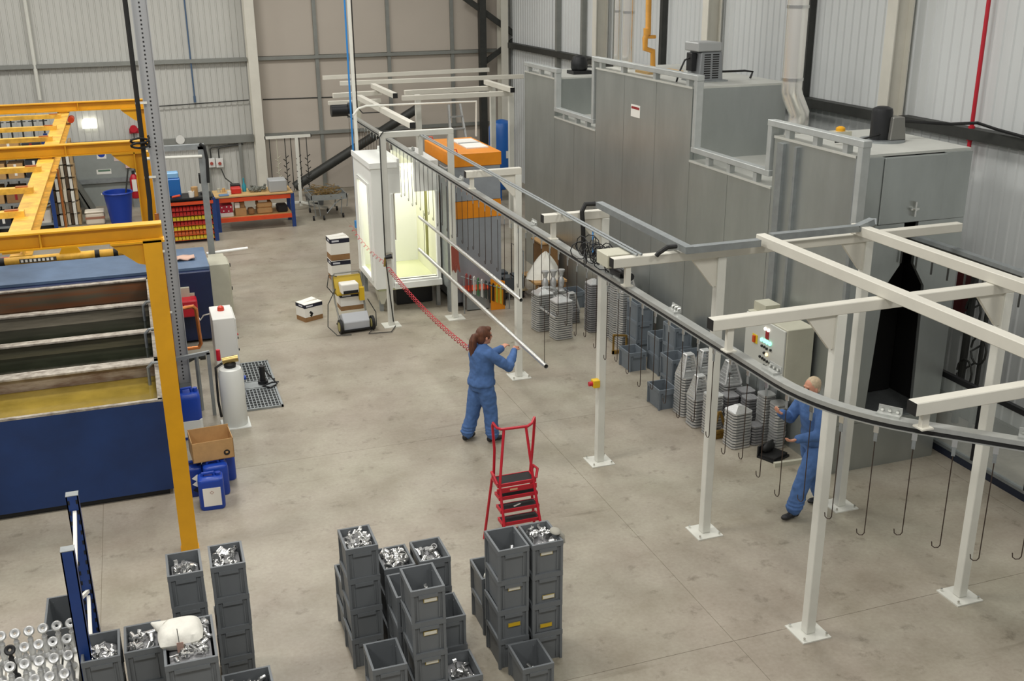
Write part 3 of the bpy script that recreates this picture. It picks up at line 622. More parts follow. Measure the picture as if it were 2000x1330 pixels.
# ================================================================ FAR CONVEYOR STRUCTURE (behind the booth)
def farbeam(x0, y0, x1, y1, Y0, Y1, label, sz=.11, m=CREAM):
    return solo('gantry_beam', MB().bar(py(x0, y0, Y0), py(x1, y1, Y1), sz, sz), m, label, 'beam', 'cream beams of the far conveyor structure', bev=.006)
def fb(x, y, z): return pz(x, y, z)
ZF = 3.45
for (x0, y0, x1, y1, lab) in ((630, 152, 955, 136, 'topmost far cream beam against the back wall'), (664, 163, 1022, 149, 'long far cream beam just below the topmost'), (650, 187, 745, 181, 'short far cream beam left of the hanging motor'), (790, 181, 960, 172, 'far cream beam above the step ladder'), (785, 192, 1000, 182, 'lowest long far cream beam before the oven')):
    Yq = pz((x0+x1)/2, (y0+y1)/2, ZF).y; farbeam(x0, y0, x1, y1, Yq, Yq, lab)
def ybeam(x0, y0, x1, y1, z, lab):
    a, b = pz(x0, y0, z), pz(x1, y1, z); o = thing('gantry_beam', lab, 'beam', tuple((a+b)/2), 0, 'cream beams of the far conveyor structure')
    part('beam', MB().bar((b.x, a.y, z), (b.x, b.y, z), .11, .11), CREAM, o, bev=.006); part('end_cap', MB().box((b.x-.053, b.y-.006, z-.053), (b.x+.053, b.y, z+.053)), BLACK, o)
ybeam(703, 190, 806, 245, 3.58, 'black-capped cream beam pointing at the goalpost frame')
ybeam(735, 167, 772, 187, 3.58, 'black-capped cream beam in the middle of the far structure')
ybeam(952, 160, 1001, 176, 3.58, 'black-capped cream beam nearest the oven back')
for (x, y, Y, lab) in ((962, 195, 25.0, 'far cream post left of the blue air tank'), (998, 195, 24.6, 'far cream post right of the blue air tank'), (816, 200, 24.0, 'far cream post behind the goalpost frame')):
    p = py(x, y, Y); solo('gantry_post', MB().box((p.x-.06, Y-.06, 0), (p.x+.06, Y+.06, 3.45)), WHITE, lab, 'post', 'cream posts of the far conveyor structure')
p = py(668, 215, 24.2)
o = thing('gearmotor', 'dark gearmotor hung beside the blue air line', 'motor', (p.x, 24.2, p.z-.15))
part('body', MB().cyl((-.25, 0, .15), (.12, 0, .15), .14, 12).cyl((.12, 0, .15), (.3, 0, .15), .18, 12), BLACKM, o, True, local=True); part('bracket', MB().box((-.3, -.05, .28), (.9, .05, .36)), CREAM, o, local=True)
p = py(706, 218, 24.0); solo('conveyor_plate', MB().box((p.x-.02, 24.0, 2.98), (4.66, 24.03, 3.40)), BEIGE, 'grey square plate at the far end of the rail', 'plate')
# air line dropping from above, at the booth's far left corner
ap = [py(676, -10, 20.9), py(692, 260, 20.9), py(700, 420, 20.9), py(701, 440, 20.9)]
dx_ = ap[-1].x
o = thing('air_drop', 'blue and white service drop hanging from the roof beside the booth', 'air line', (dx_, 20.9, 0))
part('blue_pipe', MB().tube([(dx_-.03, 20.9, 8.5), (dx_-.03, 20.9, 1.35)], .018, 8), BLUEHOSE, o, True)
part('trunking', MB().box((dx_+.015, 20.87, 1.0), (dx_+.075, 20.93, 8.5)), WHITE, o)
part('black_cable', MB().tube([(dx_+.10, 20.9, 8.5), (dx_+.10, 20.9, 3.62), (dx_+.2, 20.9, 3.5), (dx_+.55, 20.9, 3.5)], .012, 6), BLACK, o, True)
part('regulator', MB().box((dx_-.08, 20.85, 1.22), (dx_+.02, 20.95, 1.36)), BLUEHOSE, o); part('filter_bowl', MB().cyl((dx_-.03, 20.9, 1.02), (dx_-.03, 20.9, 1.22), .035, 10), STEEL, o, True)
part('stand', MB().box((dx_-.01, 20.87, 0), (dx_+.05, 20.93, 1.1)), GALVD, o)

# thin white conduit crossing behind the goalpost frame, and the blue air drop onto the rail
cpts = [py(690, 225, 20.6), py(700, 212, 20.6), py(715, 207, 20.6), py(930, 198, 20.6), py(930, 265, 20.6)]
solo('white_conduit', MB().tube([cpts[0], cpts[1], cpts[2], cpts[3], Vector((cpts[4].x, 20.6, 2.96))], .022, 8), WHITE, 'thin white conduit crossing behind the goalpost frame', 'conduit', sm=True)
solo('blue_air_drop', MB().tube([(4.68, 10.6, 3.42), (4.66, 10.55, 3.3), (4.62, 10.45, 3.2)], .008, 6), BLUEHOSE, 'thin blue air tube dropping to the cable tangle on the rail', 'air line', sm=True)
# ================================================================ DIP TANKS
TX0, TX1, TH = -3.8, -.08, 1.29
RIM = mat('tank_rim_scaled', 'b9b2a6', .6, var=.5, scale=9, col2='7d7468')
INN = mat('tank_inner_rust', '8a6f55', .7, var=.5, scale=3, col2='5a4a38', stretch=(.4, 1, 3))
INRUST = mat('tank_inner_orange', '96603c', .7, var=.5, scale=2.5, col2='6f6a58', stretch=(.3, 1, 4))
def tank(label, ya, yb, liquid_m, level, inner_m, front=False, lid=.10):
    o = thing('dip_tank', label, 'tank', ((TX0+TX1)/2, (ya+yb)/2, 0), 0, 'row of dip tanks')
    w_ = .04
    part('front_wall', MB().box((TX0, ya, .08), (TX1, ya+w_, TH-.03)), NAVY, o)
    part('back_wall', MB().box((TX0, yb-w_, .08), (TX1, yb, TH-.03)), inner_m, o)
    part('end_wall', MB().box((TX1-w_, ya+w_, .08), (TX1, yb-w_, TH-.03)), NAVY, o); part('end_wall', MB().box((TX0, ya+w_, .08), (TX0+w_, yb-w_, TH-.03)), NAVY, o)
    part('base', MB().box((TX0+.05, ya+.05, 0), (TX1-.05, yb-.05, .1)), BLACKM, o)
    part('rim', MB().box((TX0, ya, TH-.03), (TX1, ya+.05, TH)).box((TX0, yb-lid, TH-.03), (TX1, yb, TH)).box((TX1-.06, ya, TH-.03), (TX1, yb, TH)), RIM, o, bev=.004)
    part('liquid', MB().box((TX0+w_, ya+w_, level-.05), (TX1-w_, yb-w_, level)), liquid_m, o)
LQY = mat('yellow_bath', '8f7a34', .12, var=.2, scale=2, bump=.15); LQD = mat('dark_bath', '23261d', .08, var=.3, scale=1.5, bump=.05); LQB = mat('brown_bath', '3a2c1e', .15, var=.3, scale=2, bump=.05)
SCALE = mat('tank_scale_white', 'c7b9a8', .8, var=.5, scale=6, col2='8d7460', bump=.8, stretch=(.5, 1, 2))
tank('nearest dip tank with cloudy yellow bath and plain navy front', 12.60, 14.12, LQY, 1.06, SCALE, True, .16)
tank('second dip tank from the front with dark bath and narrow rim', 14.125, 15.42, LQD, 1.09, mat('tank_inner_olive', '6d6850', .6, var=.4, scale=3, col2='4c4a3a', stretch=(.3, 1, 3)))
tank('third dip tank from the front with dark greenish bath', 15.425, 16.86, LQD, 1.06, mat('tank_inner_greyish', '8b8474', .6, var=.4, scale=3, col2='5c574a', stretch=(.3, 1, 3)))
tank('rearmost dip tank with rust streaked inner wall', 16.865, 18.30, LQB, .92, INRUST)
# heater loops standing at the tank's right end
for k, y in enumerate((13.75, 15.2, 16.6)):
    solo('heater_pipe', MB().tube([(-.22, y, .9), (-.22, y, 1.30), (-.16, y, 1.36), (-.04, y, 1.36), (0.0, y, 1.28), (0.0, y, .4)], .022, 8), GALVD, ('nearest', 'middle', 'farthest')[k]+' bent grey pipe over the tanks right end', 'pipe', 'pipes over the tank ends', sm=True)
# long blue dryer behind the tanks
o = thing('blue_dryer', 'long blue machine with pale blue top behind the dip tanks', 'machine', (-1.2, 19.2, 0))
part('body', MB().box((-4.2, 18.38, .05), (.92, 19.95, 1.28)), mat('dryer_navy', '0f1f45', .45, var=.1), o, bev=.01); part('top_panel', MB().box((-4.2, 18.5, 1.285), (.92, 19.95, 1.33)), BLUEL, o)
part('step_rail', MB().box((-4.2, 18.32, 1.12), (-.1, 18.40, 1.24)), mat('dryer_blue', '1f4d92', .45), o); part('plinth', MB().box((-4.1, 18.5, 0), (.8, 19.8, .05)), BLACKM, o)
part('louvre', MB().box((.3, 18.36, .78), (.62, 18.38, .92)), BEIGE, o)
c = pz(362, 506, 1.335)
cl = MB(); 
for i in range(6):
    for j in range(5): cl.v.append((c.x-.16+i*.064, c.y-.14+j*.07, 1.336+.02*math.sin(i*1.7+j)*math.cos(j*1.3)+.02))
cl.f = [(i*5+j, (i+1)*5+j, (i+1)*5+j+1, i*5+j+1) for i in range(5) for j in range(4)]
o = solo('rag', cl, mat('pink_rag', 'c9a796', .9), 'crumpled pinkish rag on the blue machine top', 'rag', sm=True)
sm_ = o.modifiers.new('solid', 'SOLIDIFY'); sm_.thickness = .02; sm_.offset = -1
o = thing('burner', 'red burner box fixed to the blue machine front', 'burner', (.42, 18.30, .58))
part('casing', MB().box((-.22, -.24, 0), (.22, .06, .30)), RED, o, local=True, bev=.03, seg=2); part('name_strip', MB().box((.0, -.243, .2), (.16, -.240, .225)), mat('pale_red_print', 'd98d8d', .6), o, local=True)
part('cable', MB().tube([(.18, -.1, .02), (.24, -.14, -.1), (.3, -.2, .0), (.48, -.3, .06)], .012, 6), WHITE, o, True, local=True)
part('mount', MB().box((-.12, .0, .3), (.12, .07, .46)), BEIGE, o, local=True)

# ================================================================ YELLOW OVERHEAD STRUCTURE
yz = py(313, 433, 11.13).z; ZB = yz
yel = thing('yellow_crane_gantry', 'yellow steel gantry with ladder-like runway over the dip tanks', 'gantry', (0, 16.9, 0))
def ibeam(mb, x0, x1, y, zt, h=.17, wd=.16, tf=.016):
    return mb.box((x0, y-wd/2, zt-tf), (x1, y+wd/2, zt)).box((x0, y-wd/2, zt-h), (x1, y+wd/2, zt-h+tf)).box((x0, y-.008, zt-h+tf), (x1, y+.008, zt-tf))
y2, y3 = pz(278, 273, ZB).y, pz(280, 193, ZB).y
xe = (.13, pz(278, 273, ZB).x, pz(281, 193, ZB).x)
for k, y in enumerate((11.13, y2, y3)):
    xr = xe[k]; part('cross_beam', ibeam(MB(), -4.5, xr, y, ZB), YEL, yel)
    pc = xr-.11 if k == 0 else xr-.06
    pst = MB().box((pc-.09, y-.09, .02), (pc+.09, y+.09, ZB-.17)) if k == 0 else MB().box((pc-.09, y-.09, .02), (pc-.074, y+.09, ZB-.17)).box((pc+.074, y-.09, .02), (pc+.09, y+.09, ZB-.17)).box((pc-.074, y-.008, .02), (pc+.074, y+.008, ZB-.17))
    part('column', pst, YEL, yel); part('foot_plate', MB().box((pc-.10, y-.10, 0), (pc+.10, y+.10, .02)), YEL, yel)
    part('cap_plate', MB().box((pc-.40, y-.09, ZB-.19), (pc+.12, y+.09, ZB-.17)), YEL, yel)
    part('haunch', MB().prism([(pc-.09, ZB-.19), (pc-.40, ZB-.19), (pc-.34, ZB-.25), (pc-.16, ZB-.40), (pc-.09, ZB-.42)], y-.05, y+.05, 'y'), YEL, yel)
    part('stiffener', MB().box((-1.02, y-.07, ZB-.155), (-1.005, y+.07, ZB-.016)), YEL, yel)
ZR = ZB-.19; xa = pz(70, 365, ZR).x
part('runway_beam', MB().box((xa-.11, 11.85, ZR-.012), (xa+.11, 22.9, ZR)).box((xa-.11, 11.85, ZR-.22), (xa+.11, 22.9, ZR-.208)).box((xa+.02, 11.85, ZR-.208), (xa+.036, 22.9, ZR-.012)), YELD, yel)
for (x, y) in ((124, 230), (112, 253), (97, 275), (63, 335), (40, 377), (12, 425)):
    q = pz(x, y, ZR); part('runway_rung', MB().box((-4.5, q.y-.06, ZR), (xa+.0, q.y+.06, ZR+.07)), YELD, yel)
    part('rung_clip', MB().box((xa-.2, q.y-.035, ZR+.07), (xa-.06, q.y+.035, ZR+.085)), COPPER, yel)
for y in (y2, 11.13, y3): part('runway_hanger', MB().box((xa-.08, y-.06, ZR), (xa+.08, y+.06, ZB-.17)), YEL, yel)
part('end_buffer', MB().cyl((xa+.13, 22.6, ZR-.12), (xa+.13, 22.3, ZR-.12), .06, 10), ORANGE, yel)
# striped lifting beam with hook
lz = 2.05; q0, q1, qm = pz(4, 531, lz), pz(275, 497, lz), pz(138, 500, lz); ly = qm.y
lift = thing('lifting_beam', 'yellow lifting bar with black stripes hanging over the tanks', 'lifting bar', (qm.x, ly, lz))
part('bar', MB().cyl((-2.6, ly, lz), (q1.x, ly, lz), .06, 12), YELD, lift, True)
x = q1.x-.06
while x > -2.5:
    if not (qm.x-.75 < x < qm.x+.16): part('stripe', MB().cyl((x, ly, lz), (x-.07, ly-.0, lz), .0625, 12), BLACK, lift, True)
    x -= .27
part('name_strip', MB().box((qm.x-.72, ly-.066, lz-.03), (qm.x-.2, ly-.060, lz+.03)), mat('dark_print', '3b3a34', .6), lift)
for k in range(8): part('name_letter', MB().box((qm.x-.70+k*.06, ly-.068, lz-.02), (qm.x-.665+k*.06, ly-.066, lz+.02)), PAPER, lift)
part('lug', MB().prism([(qm.x-.16, lz+.04), (qm.x+.16, lz+.04), (qm.x+.06, lz+.24), (qm.x-.06, lz+.24)], ly-.03, ly+.03, 'y'), YEL, lift)
part('chain', MB().tube([(qm.x, ly, lz+.2), (qm.x, ly, ZR-.2)], .018, 6), COPPER, lift, True)
solo('red_hoist_cap', MB().ell((pz(12, 520, 1.95).x, ly+.15, 2.02), (.16, .1, .06)), RED, 'red and white hoist cap at the left end above the tanks', 'hoist', sm=True)
# vertical perforated cable tray and black hose down to the tanks
gx = py(350, 640, 15.3).x-.02; gy_ = 15.3
o = thing('cable_riser', 'tall perforated galvanised cable tray rising beside the tanks', 'cable tray', (gx, gy_, 0))
part('channel', MB().box((gx-.09, gy_, .45), (gx+.09, gy_+.012, 8.6)).box((gx+.09, gy_-.05, .45), (gx+.10, gy_+.012, 8.6)).box((gx-.10, gy_-.05, .45), (gx-.09, gy_+.012, 8.6)), mat('riser_galv', 'a6a8aa', .5, .4), o)
sl = MB(); z = .5
while z < 8.5: sl.box((gx-.012, gy_-.004, z), (gx+.008, gy_-.001, z+.022)); z += .055
s_ = part('slot_row', sl, BLACK, o); s_['kind'] = 'stuff'
for z in (1.55, 2.45, 3.5, 4.5): part('hose_clip', MB().box((gx-.2, gy_-.06, z), (gx-.05, gy_-.045, z+.03)), WHITE, o)
part('floor_foot', MB().box((gx-.1, gy_-.02, 0), (gx+.1, gy_+.02, .45)), GALVD, o)
solo('black_hose', MB().tube([(gx-.17, gy_-.05, 8.5), (gx-.17, gy_-.05, 3.2), (gx-.19, gy_-.06, 2.9), (gx-.16, gy_-.05, 2.5), (gx-.13, gy_-.05, 1.2), (gx-.1, gy_-.05, .3)], .032, 8), BLACK, 'thick black hose clipped along the perforated cable tray', 'hose', sm=True)
solo('brown_pipe', MB().tube([(gx-.10, gy_-.03, 3.0), (gx-.10, gy_-.03, .2)], .028, 8), COPPER, 'brown pipe running down beside the black hose', 'pipe', sm=True)
solo('hose_coil', MB().tube([(gx-.2+.12*math.cos(a), gy_-.12+.03*math.sin(2*a), 3.93+.05*math.sin(a)+.01*a) for a in [i*.5 for i in range(27)]], .016, 6), BLACK, 'small coil of black hose hung at the yellow beam end', 'hose', sm=True)
# ---- pump corner: strut frame, pipes, copper loop
def strut(lab, a, b): return solo('steel_strut', MB().bar(a, b, .05, .05), GALVD, lab, 'strut', 'struts in the pump corner')
strut('horizontal slotted strut in front of the white control cabinet', (.02, 15.0, .92), (.62, 15.0, .98))
strut('upright slotted strut beside the white dosing barrel', (.60, 15.0, 0), (.60, 15.0, .98)); strut('dark upright strut behind the yellow post', (.08, 15.0, 0), (.08, 15.0, 1.6))
solo('copper_loop', MB().tube([(.18, 16.2, 1.30), (.50, 16.2, 1.33), (.54, 16.2, 1.28), (.56, 16.2, .72), (.52, 16.2, .66), (.22, 16.2, .66)], .03, 8), COPPER, 'copper pipe bent in a loop in the pump corner', 'pipe', sm=True)
solo('pump_body', MB().cyl((.12, 15.6, .12), (.12, 15.6, .55), .11, 14).cyl((.12, 15.6, .55), (.12, 15.6, .95), .08, 14).box((0, 15.45, 0), (.26, 15.75, .12)), BLACKM, 'black vertical pump among the pipes', 'pump', sm=True)
solo('grey_valve_pipe', MB().tube([(.30, 15.5, 0), (.30, 15.5, .7), (.42, 15.5, .76), (.56, 15.5, .76)], .04, 10).cyl((.50, 15.5, .76), (.58, 15.5, .76), .06, 10), DARK, 'dark plastic pipe with union beside the pump', 'pipe', sm=True)
solo('drain_pipe', MB().tube([(.44, 15.25, 0), (.44, 15.25, .85)], .03, 8), GALVD, 'thin upright grey pipe beside the pump', 'pipe', sm=True)
# ---- cabinets
def cabinet(name, label, x0, y0, x1, y1, z0, z1, m):
    o = thing(name, label, 'cabinet', ((x0+x1)/2, (y0+y1)/2, 0)); part('body', MB().box((x0, y0, z0), (x1, y1, z1)), m, o, bev=.008)
    if z0 > .05: part('stand', MB().box((x0+.05, y0+.05, 0), (x1-.05, y1-.05, z0)), DARK, o)
    part('door', MB().box((x1, y0+.02, z0+.03), (x1+.02, y1-.02, z1-.03)), m, o, bev=.004)
    return o
o = cabinet('control_cabinet', 'white control cabinet with red beacon beside the tanks', .78, 16.52, 1.12, 17.25, 0, .98, CABW)
b = part('beacon', MB().lathe([(.055, .98), (.055, 1.0), (.05, 1.04), (.0, 1.07)], (.95, 16.98, 0), 14), mat('beacon_red', 'c8402c', .35), o, True)
for k, (z, y) in enumerate(((.62, 16.75), (.55, 16.78), (.36, 16.75))): part('knob', MB().cyl((1.14, y, z), (1.17, y, z), .02, 8), BLACKM if k else RED, o)
o = cabinet('control_cabinet', 'beige control cabinet behind the white beacon cabinet', .98, 19.75, 1.33, 20.35, 0, 1.02, BEIGE)
for z in (.5, .95): part('hinge', MB().box((1.35, 19.77, z), (1.365, 19.81, z+.06)), DARK, o)
solo('panel_lid', MB().box((1.02, 20.36, 0), (1.32, 20.85, .95)), BEIGE, 'small beige cabinet behind the beige control cabinet', 'cabinet', bev=.008)
# galvanised conduit portal from floor up to the wall
o = thing('conduit_portal', 'galvanised conduit post with horizontal arm beside the tool cabinet', 'conduit', (1.0, 20.0, 0))
pt = py(387, 240, 21.2); pbm = pt.x
part('post', MB().box((pbm-.06, 21.15, 0), (pbm+.06, 21.25, 3.0)), GALVD, o); part('arm', MB().box((-.2, 21.15, 2.94), (pbm+.06, 21.25, 3.04)), GALVD, o); part('arm_pipe', MB().cyl((-.2, 21.1, 2.84), (pbm, 21.1, 2.82), .03, 8), WHITE, o, True)
part('cable', MB().tube([(pbm-.02, 21.12, 3.05), (pbm+.06, 21.12, 3.0), (pbm+.09, 21.12, 2.75), (pbm+.07, 21.12, 2.3)], .03, 8), BLACK, o, True)
# loose white rod on the far floor
a, b = pz(402, 491, .85), pz(483, 486, .85)
solo('white_rod', MB().cyl((a.x, 21.28, .86), (b.x, 21.28, .9), .03, 10), mat('white_plastic', 'f2f2ee', .4), 'white rod sticking out past the conduit post', 'rod', sm=True)
# ---- dosing barrel, jerrycans, box, grates
o = thing('dosing_barrel', 'tall translucent white barrel with pressure gauge beside the strut', 'barrel', (.86, 14.55, 0))
HD = mat('hdpe_white', 'd9dbd6', .35); part('shell', MB().lathe([(.16, 0), (.175, .02), (.175, .78), (.15, .86), (.05, .89)], n=24), HD, o, True, local=True)
part('skirt', MB().box((-.2, -.2, 0), (.2, .2, .012)), HD, o, local=True)
part('neck', MB().lathe([(.08, .86), (.085, .93), (.06, .95)], n=14), BLACK, o, True, local=True); part('dosing_head', MB().cyl((-.1, 0, .98), (.12, 0, 1.0), .05, 10).cyl((0, 0, .93), (0, 0, 1.0), .04, 10), mat('brass', 'a8925c', .35, .8), o, True, local=True)
part('hose', MB().tube([(-.1, 0, .95), (-.2, -.02, .9), (-.21, -.03, .4), (-.19, -.03, .15)], .018, 6), BLACK, o, True, local=True)
part('red_tap', MB().cyl((-.14, .05, .98), (-.14, .05, 1.14), .03, 8), RED, o, True, local=True)
def jerrycan(label, x, y, z, m, w_=.29, d_=.22, h=.40, capm=None, lab=False, rz=0.0, low=None):
    o = thing('jerrycan', label, 'jerrycan', (x, y, z), rz, 'chemical jerrycans by the yellow post')
    body = MB(); r_ = .045
    def ring(z_, s): return [(sx*(w_/2*s-r_)+r_*math.cos(a), sy*(d_/2*s-r_)+r_*math.sin(a), z_) for sx, sy, a0 in ((1,1,0),(-1,1,math.pi/2),(-1,-1,math.pi),(1,-1,1.5*math.pi)) for a in (a0, a0+.52, a0+1.05, a0+1.57)]
    rings = [ring(0, .92), ring(.03, 1), ring(h*.8, 1), ring(h*.86, .97), ring(h*.9, .82)]
    V = [p for R_ in rings for p in R_]; body.add(V, [(i*16+j, i*16+(j+1)%16, (i+1)*16+(j+1)%16, (i+1)*16+j) for i in range(4) for j in range(16)]+[tuple(range(16))[::-1], tuple(64+j for j in range(16))])
    part('body', body, m, o, True, local=True)
    part('handle', MB().tube([(-w_*.3, 0, h*.88), (-w_*.28, 0, h*.97), (w_*.12, 0, h*.98), (w_*.16, 0, h*.88)], .022, 8), m, o, True, local=True)
    part('cap', MB().cyl((w_*.32, 0, h*.88), (w_*.32, 0, h*.97), .032, 12), capm or m, o, True, local=True)
    if lab:
        p = part('label_sheet', MB().box((-.1, -d_/2-.004, .06), (.11, -d_/2-.001, .30)), PAPER, o, local=True)
        part('hazard_diamond', MB().add([(-.02, -d_/2-.005, .24), (.005, -d_/2-.005, .265), (.03, -d_/2-.005, .24), (.005, -d_/2-.005, .215), (-.012, -d_/2-.0055, .24), (.005, -d_/2-.0055, .257), (.022, -d_/2-.0055, .24), (.005, -d_/2-.0055, .223)], [(0,1,5,4),(1,2,6,5),(2,3,7,6),(3,0,4,7)]), mat('hazard_red', 'b08a80', .7), p, local=True)
    if low: part('lower_shell', MB().box((-w_/2-.002, -d_/2-.002, .02), (w_/2+.002, d_/2+.002, h*.42)), low, o, local=True, bev=.03, seg=2)
    return o
jerrycan('blue jerrycan with large white label standing in front', .35, 12.12, 0, BLUEP, .30, .24, .46, None, True, -.06)
jerrycan('blue jerrycan half hidden behind the labelled one', .43, 12.46, 0, BLUEP, .30, .24, .46, rz=.05); jerrycan('rear blue jerrycan under the open cardboard box', .55, 12.86, 0, BLUEP, .30, .26, .46, rz=-.05)
o = jerrycan('blue jerrycan with hazard diamonds next to the yellow post', .16, 12.55, 0, mat('blue_dark_plastic', '102f7d', .4), .24, .26, .44)
for k in range(3): part('hazard_sign', MB().add([(-.02, -.135, .26-k*.08), (.05, -.135, .31-k*.08), (.11, -.135, .26-k*.08), (.05, -.135, .21-k*.08)], [(0,1,2,3)]), PAPER if k != 2 else BLACK, o, local=True)
jerrycan('blue and white jerrycan beside the pump corner', .25, 14.35, 0, BLUEP, .30, .30, .74, None, False, 0, HD)
o = thing('open_carton', 'open cardboard box with round printed mark on the jerrycans', 'box', (.42, 12.62, .462), .06)
w2, d2, h2, th = .25, .20, .26, .008
part('carton_shell', MB().box((-w2, -d2, 0), (w2, d2, th)).box((-w2, -d2, 0), (w2, -d2+th, h2)).box((-w2, d2-th, 0), (w2, d2, h2+.03)).box((-w2, -d2, 0), (-w2+th, d2, h2+.02)).box((w2-th, -d2, 0), (w2, d2, h2)), CARD, o, local=True)
part('inner_flap', MB().box((-w2+.02, -d2+.02, h2-.05), (w2-.03, -d2+.03, h2-.01)), CARDD, o, local=True)
part('round_mark', MB().lathe([(.038, -d2-.003), (.038, -d2-.001)], (w2-.09, 0, .08), 18, 'y'), BLACKM, o, True, local=True); part('mark_arrow', MB().box((w2-.105, -d2-.005, .07), (w2-.075, -d2-.003, .095)), CARD, o, local=True)
def grate(label, x0, y0, x1, y1, nx, ny):
    o = thing('floor_grating', label, 'grating', ((x0+x1)/2, (y0+y1)/2, 0), 0, 'steel floor gratings')
    part('frame', MB().box((x0, y0, 0), (x1, y0+.03, .03)).box((x0, y1-.03, 0), (x1, y1, .03)).box((x0, y0, 0), (x0+.03, y1, .03)).box((x1-.03, y0, 0), (x1, y1, .03)), GALVD, o)
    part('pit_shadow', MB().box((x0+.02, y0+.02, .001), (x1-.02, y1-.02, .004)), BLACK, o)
    for i in range(1, nx): x = x0+(x1-x0)*i/nx; part('grating_bar', MB().box((x-.007, y0+.03, .004), (x+.007, y1-.03, .026)), GALVD, o)
    for j in range(1, ny): y = y0+(y1-y0)*j/ny; part('cross_bar', MB().box((x0+.03, y-.007, .004), (x1-.03, y+.007, .024)), GALVD, o)
grate('near steel floor grating beside the white barrel', 1.02, 14.95, 1.60, 15.78, 11, 8)
grate('far steel floor grating beside the control cabinet', 1.02, 16.08, 1.62, 17.0, 11, 8)
solo('drain_cover', MB().box((1.02, 15.8, 0), (1.61, 16.06, .03)), GALVD, 'plain steel plate between the two floor gratings', 'cover plate')
solo('sump_pump', MB().cyl((1.42, 15.95, .03), (1.42, 15.95, .32), .045, 12).cyl((1.42, 15.95, .03), (1.42, 15.95, .08), .08, 12).tube([(1.42, 15.95, .3), (1.5, 15.9, .2), (1.62, 15.8, .05), (1.5, 15.7, .04), (1.4, 15.8, .04), (1.55, 15.92, .04), (1.66, 15.9, .04)], .012, 6), BLACKM, 'small black pump with cable on the gratings', 'pump', sm=True)
solo('blue_valve', MB().cyl((1.08, 15.85, .03), (1.08, 15.85, .3), .05, 10).cyl((1.0, 15.85, .2), (1.16, 15.85, .2), .035, 10), BLUEP, 'blue valve standing beside the white barrel', 'valve', sm=True)
# ================================================================ BACK WALL, LEFT: door, racks, bench
DOORG = mat('door_grey', '8f9490', .5, var=.03)
d0, d1 = py(160, 420, WY-.05), py(255, 270, WY-.05)
o = struct('door_1', MB().box((d0.x, WY-.09, .0), (d1.x, WY-.04, 1.66)), DOORG)
part('door_frame', MB().box((d0.x-.12, WY-.12, 0), (d0.x, WY-.02, 1.78)).box((d1.x, WY-.12, 0), (d1.x+.14, WY-.02, 1.78)).box((d0.x-.12, WY-.12, 1.66), (d1.x+.14, WY-.02, 1.78)), DARK, o)
part('door_closer', MB().box((d0.x+.3, WY-.16, 1.56), (d1.x-.05, WY-.1, 1.62)), GALVD, o)
pb_ = py(200, 352, WY-.1); part('push_bar', MB().box((d0.x+.08, WY-.17, pb_.z-.07), (d1.x-.05, WY-.12, pb_.z+.05)), GALVD, o)
q = py(203, 335, WY-.1); part('exit_notice', MB().box((q.x-.19, WY-.095, q.z-.07), (q.x+.19, WY-.091, q.z+.06)), PAPER, o); part('exit_strip', MB().box((q.x-.15, WY-.098, q.z-.0), (q.x+.17, WY-.095, q.z+.05)), mat('sign_green', '5d7a66', .6), o)
q = py(198, 303, WY-.1); part('mandatory_sign', MB().box((q.x-.12, WY-.095, q.z-.1), (q.x+.12, WY-.091, q.z+.14)), PAPER, o); part('blue_disc', MB().lathe([(.1, WY-.098), (.1, WY-.095)], (q.x, 0, q.z+.04), 18, 'y'), BLUEP, o)
q = py(231, 306, WY-.1); part('notice', MB().box((q.x-.12, WY-.095, q.z-.12), (q.x+.12, WY-.091, q.z+.14)), mat('notice_pink', 'cdbcb6', .7), o)
o = solo('emergency_light', MB().box((0, 0, 0), (.36, .08, .17)).cyl((.08, .04, .17), (.08, .0, .23), .05, 10).cyl((.28, .04, .17), (.28, .0, .23), .05, 10), LAMPW, 'bright twin spot emergency light above the grey door', 'light'); q = py(188, 243, WY-.1); o.location = (q.x-.18, WY-.055, q.z-.1)
q = py(261, 252, WY-.2); solo('fire_bell', MB().lathe([(.10, WY-.2), (.10, WY-.12), (.04, WY-.06)], (q.x, 0, q.z), 16, 'y').box((q.x-.12, WY-.06, q.z-.14), (q.x+.12, WY-.04, q.z)), RED, 'small red fire bell above the extinguishers', 'bell', sm=True)
q = py(251, 322, WY-.15); solo('fire_sign', MB().box((q.x-.08, WY-.16, q.z-.08), (q.x+.08, WY-.125, q.z+.08)), mat('sign_pinkwhite', 'd9b9b6', .6), 'small red and white sign on the dark door jamb', 'sign')
solo('bell_cable', MB().tube([(py(261, 258, WY-.1).x, WY-.05, py(261, 258, WY-.1).z), (py(269, 330, WY-.1).x, WY-.05, .95)], .012, 6), DARK, 'thin cable running down to the extinguishers', 'cable', sm=True)
solo('call_point', MB().box((py(269, 330, WY-.1).x-.05, WY-.09, py(269, 330, WY-.1).z-.06), (py(269, 330, WY-.1).x+.05, WY-.052, py(269, 330, WY-.1).z+.06)), RED, 'small red call point on the wall by the door', 'call point')
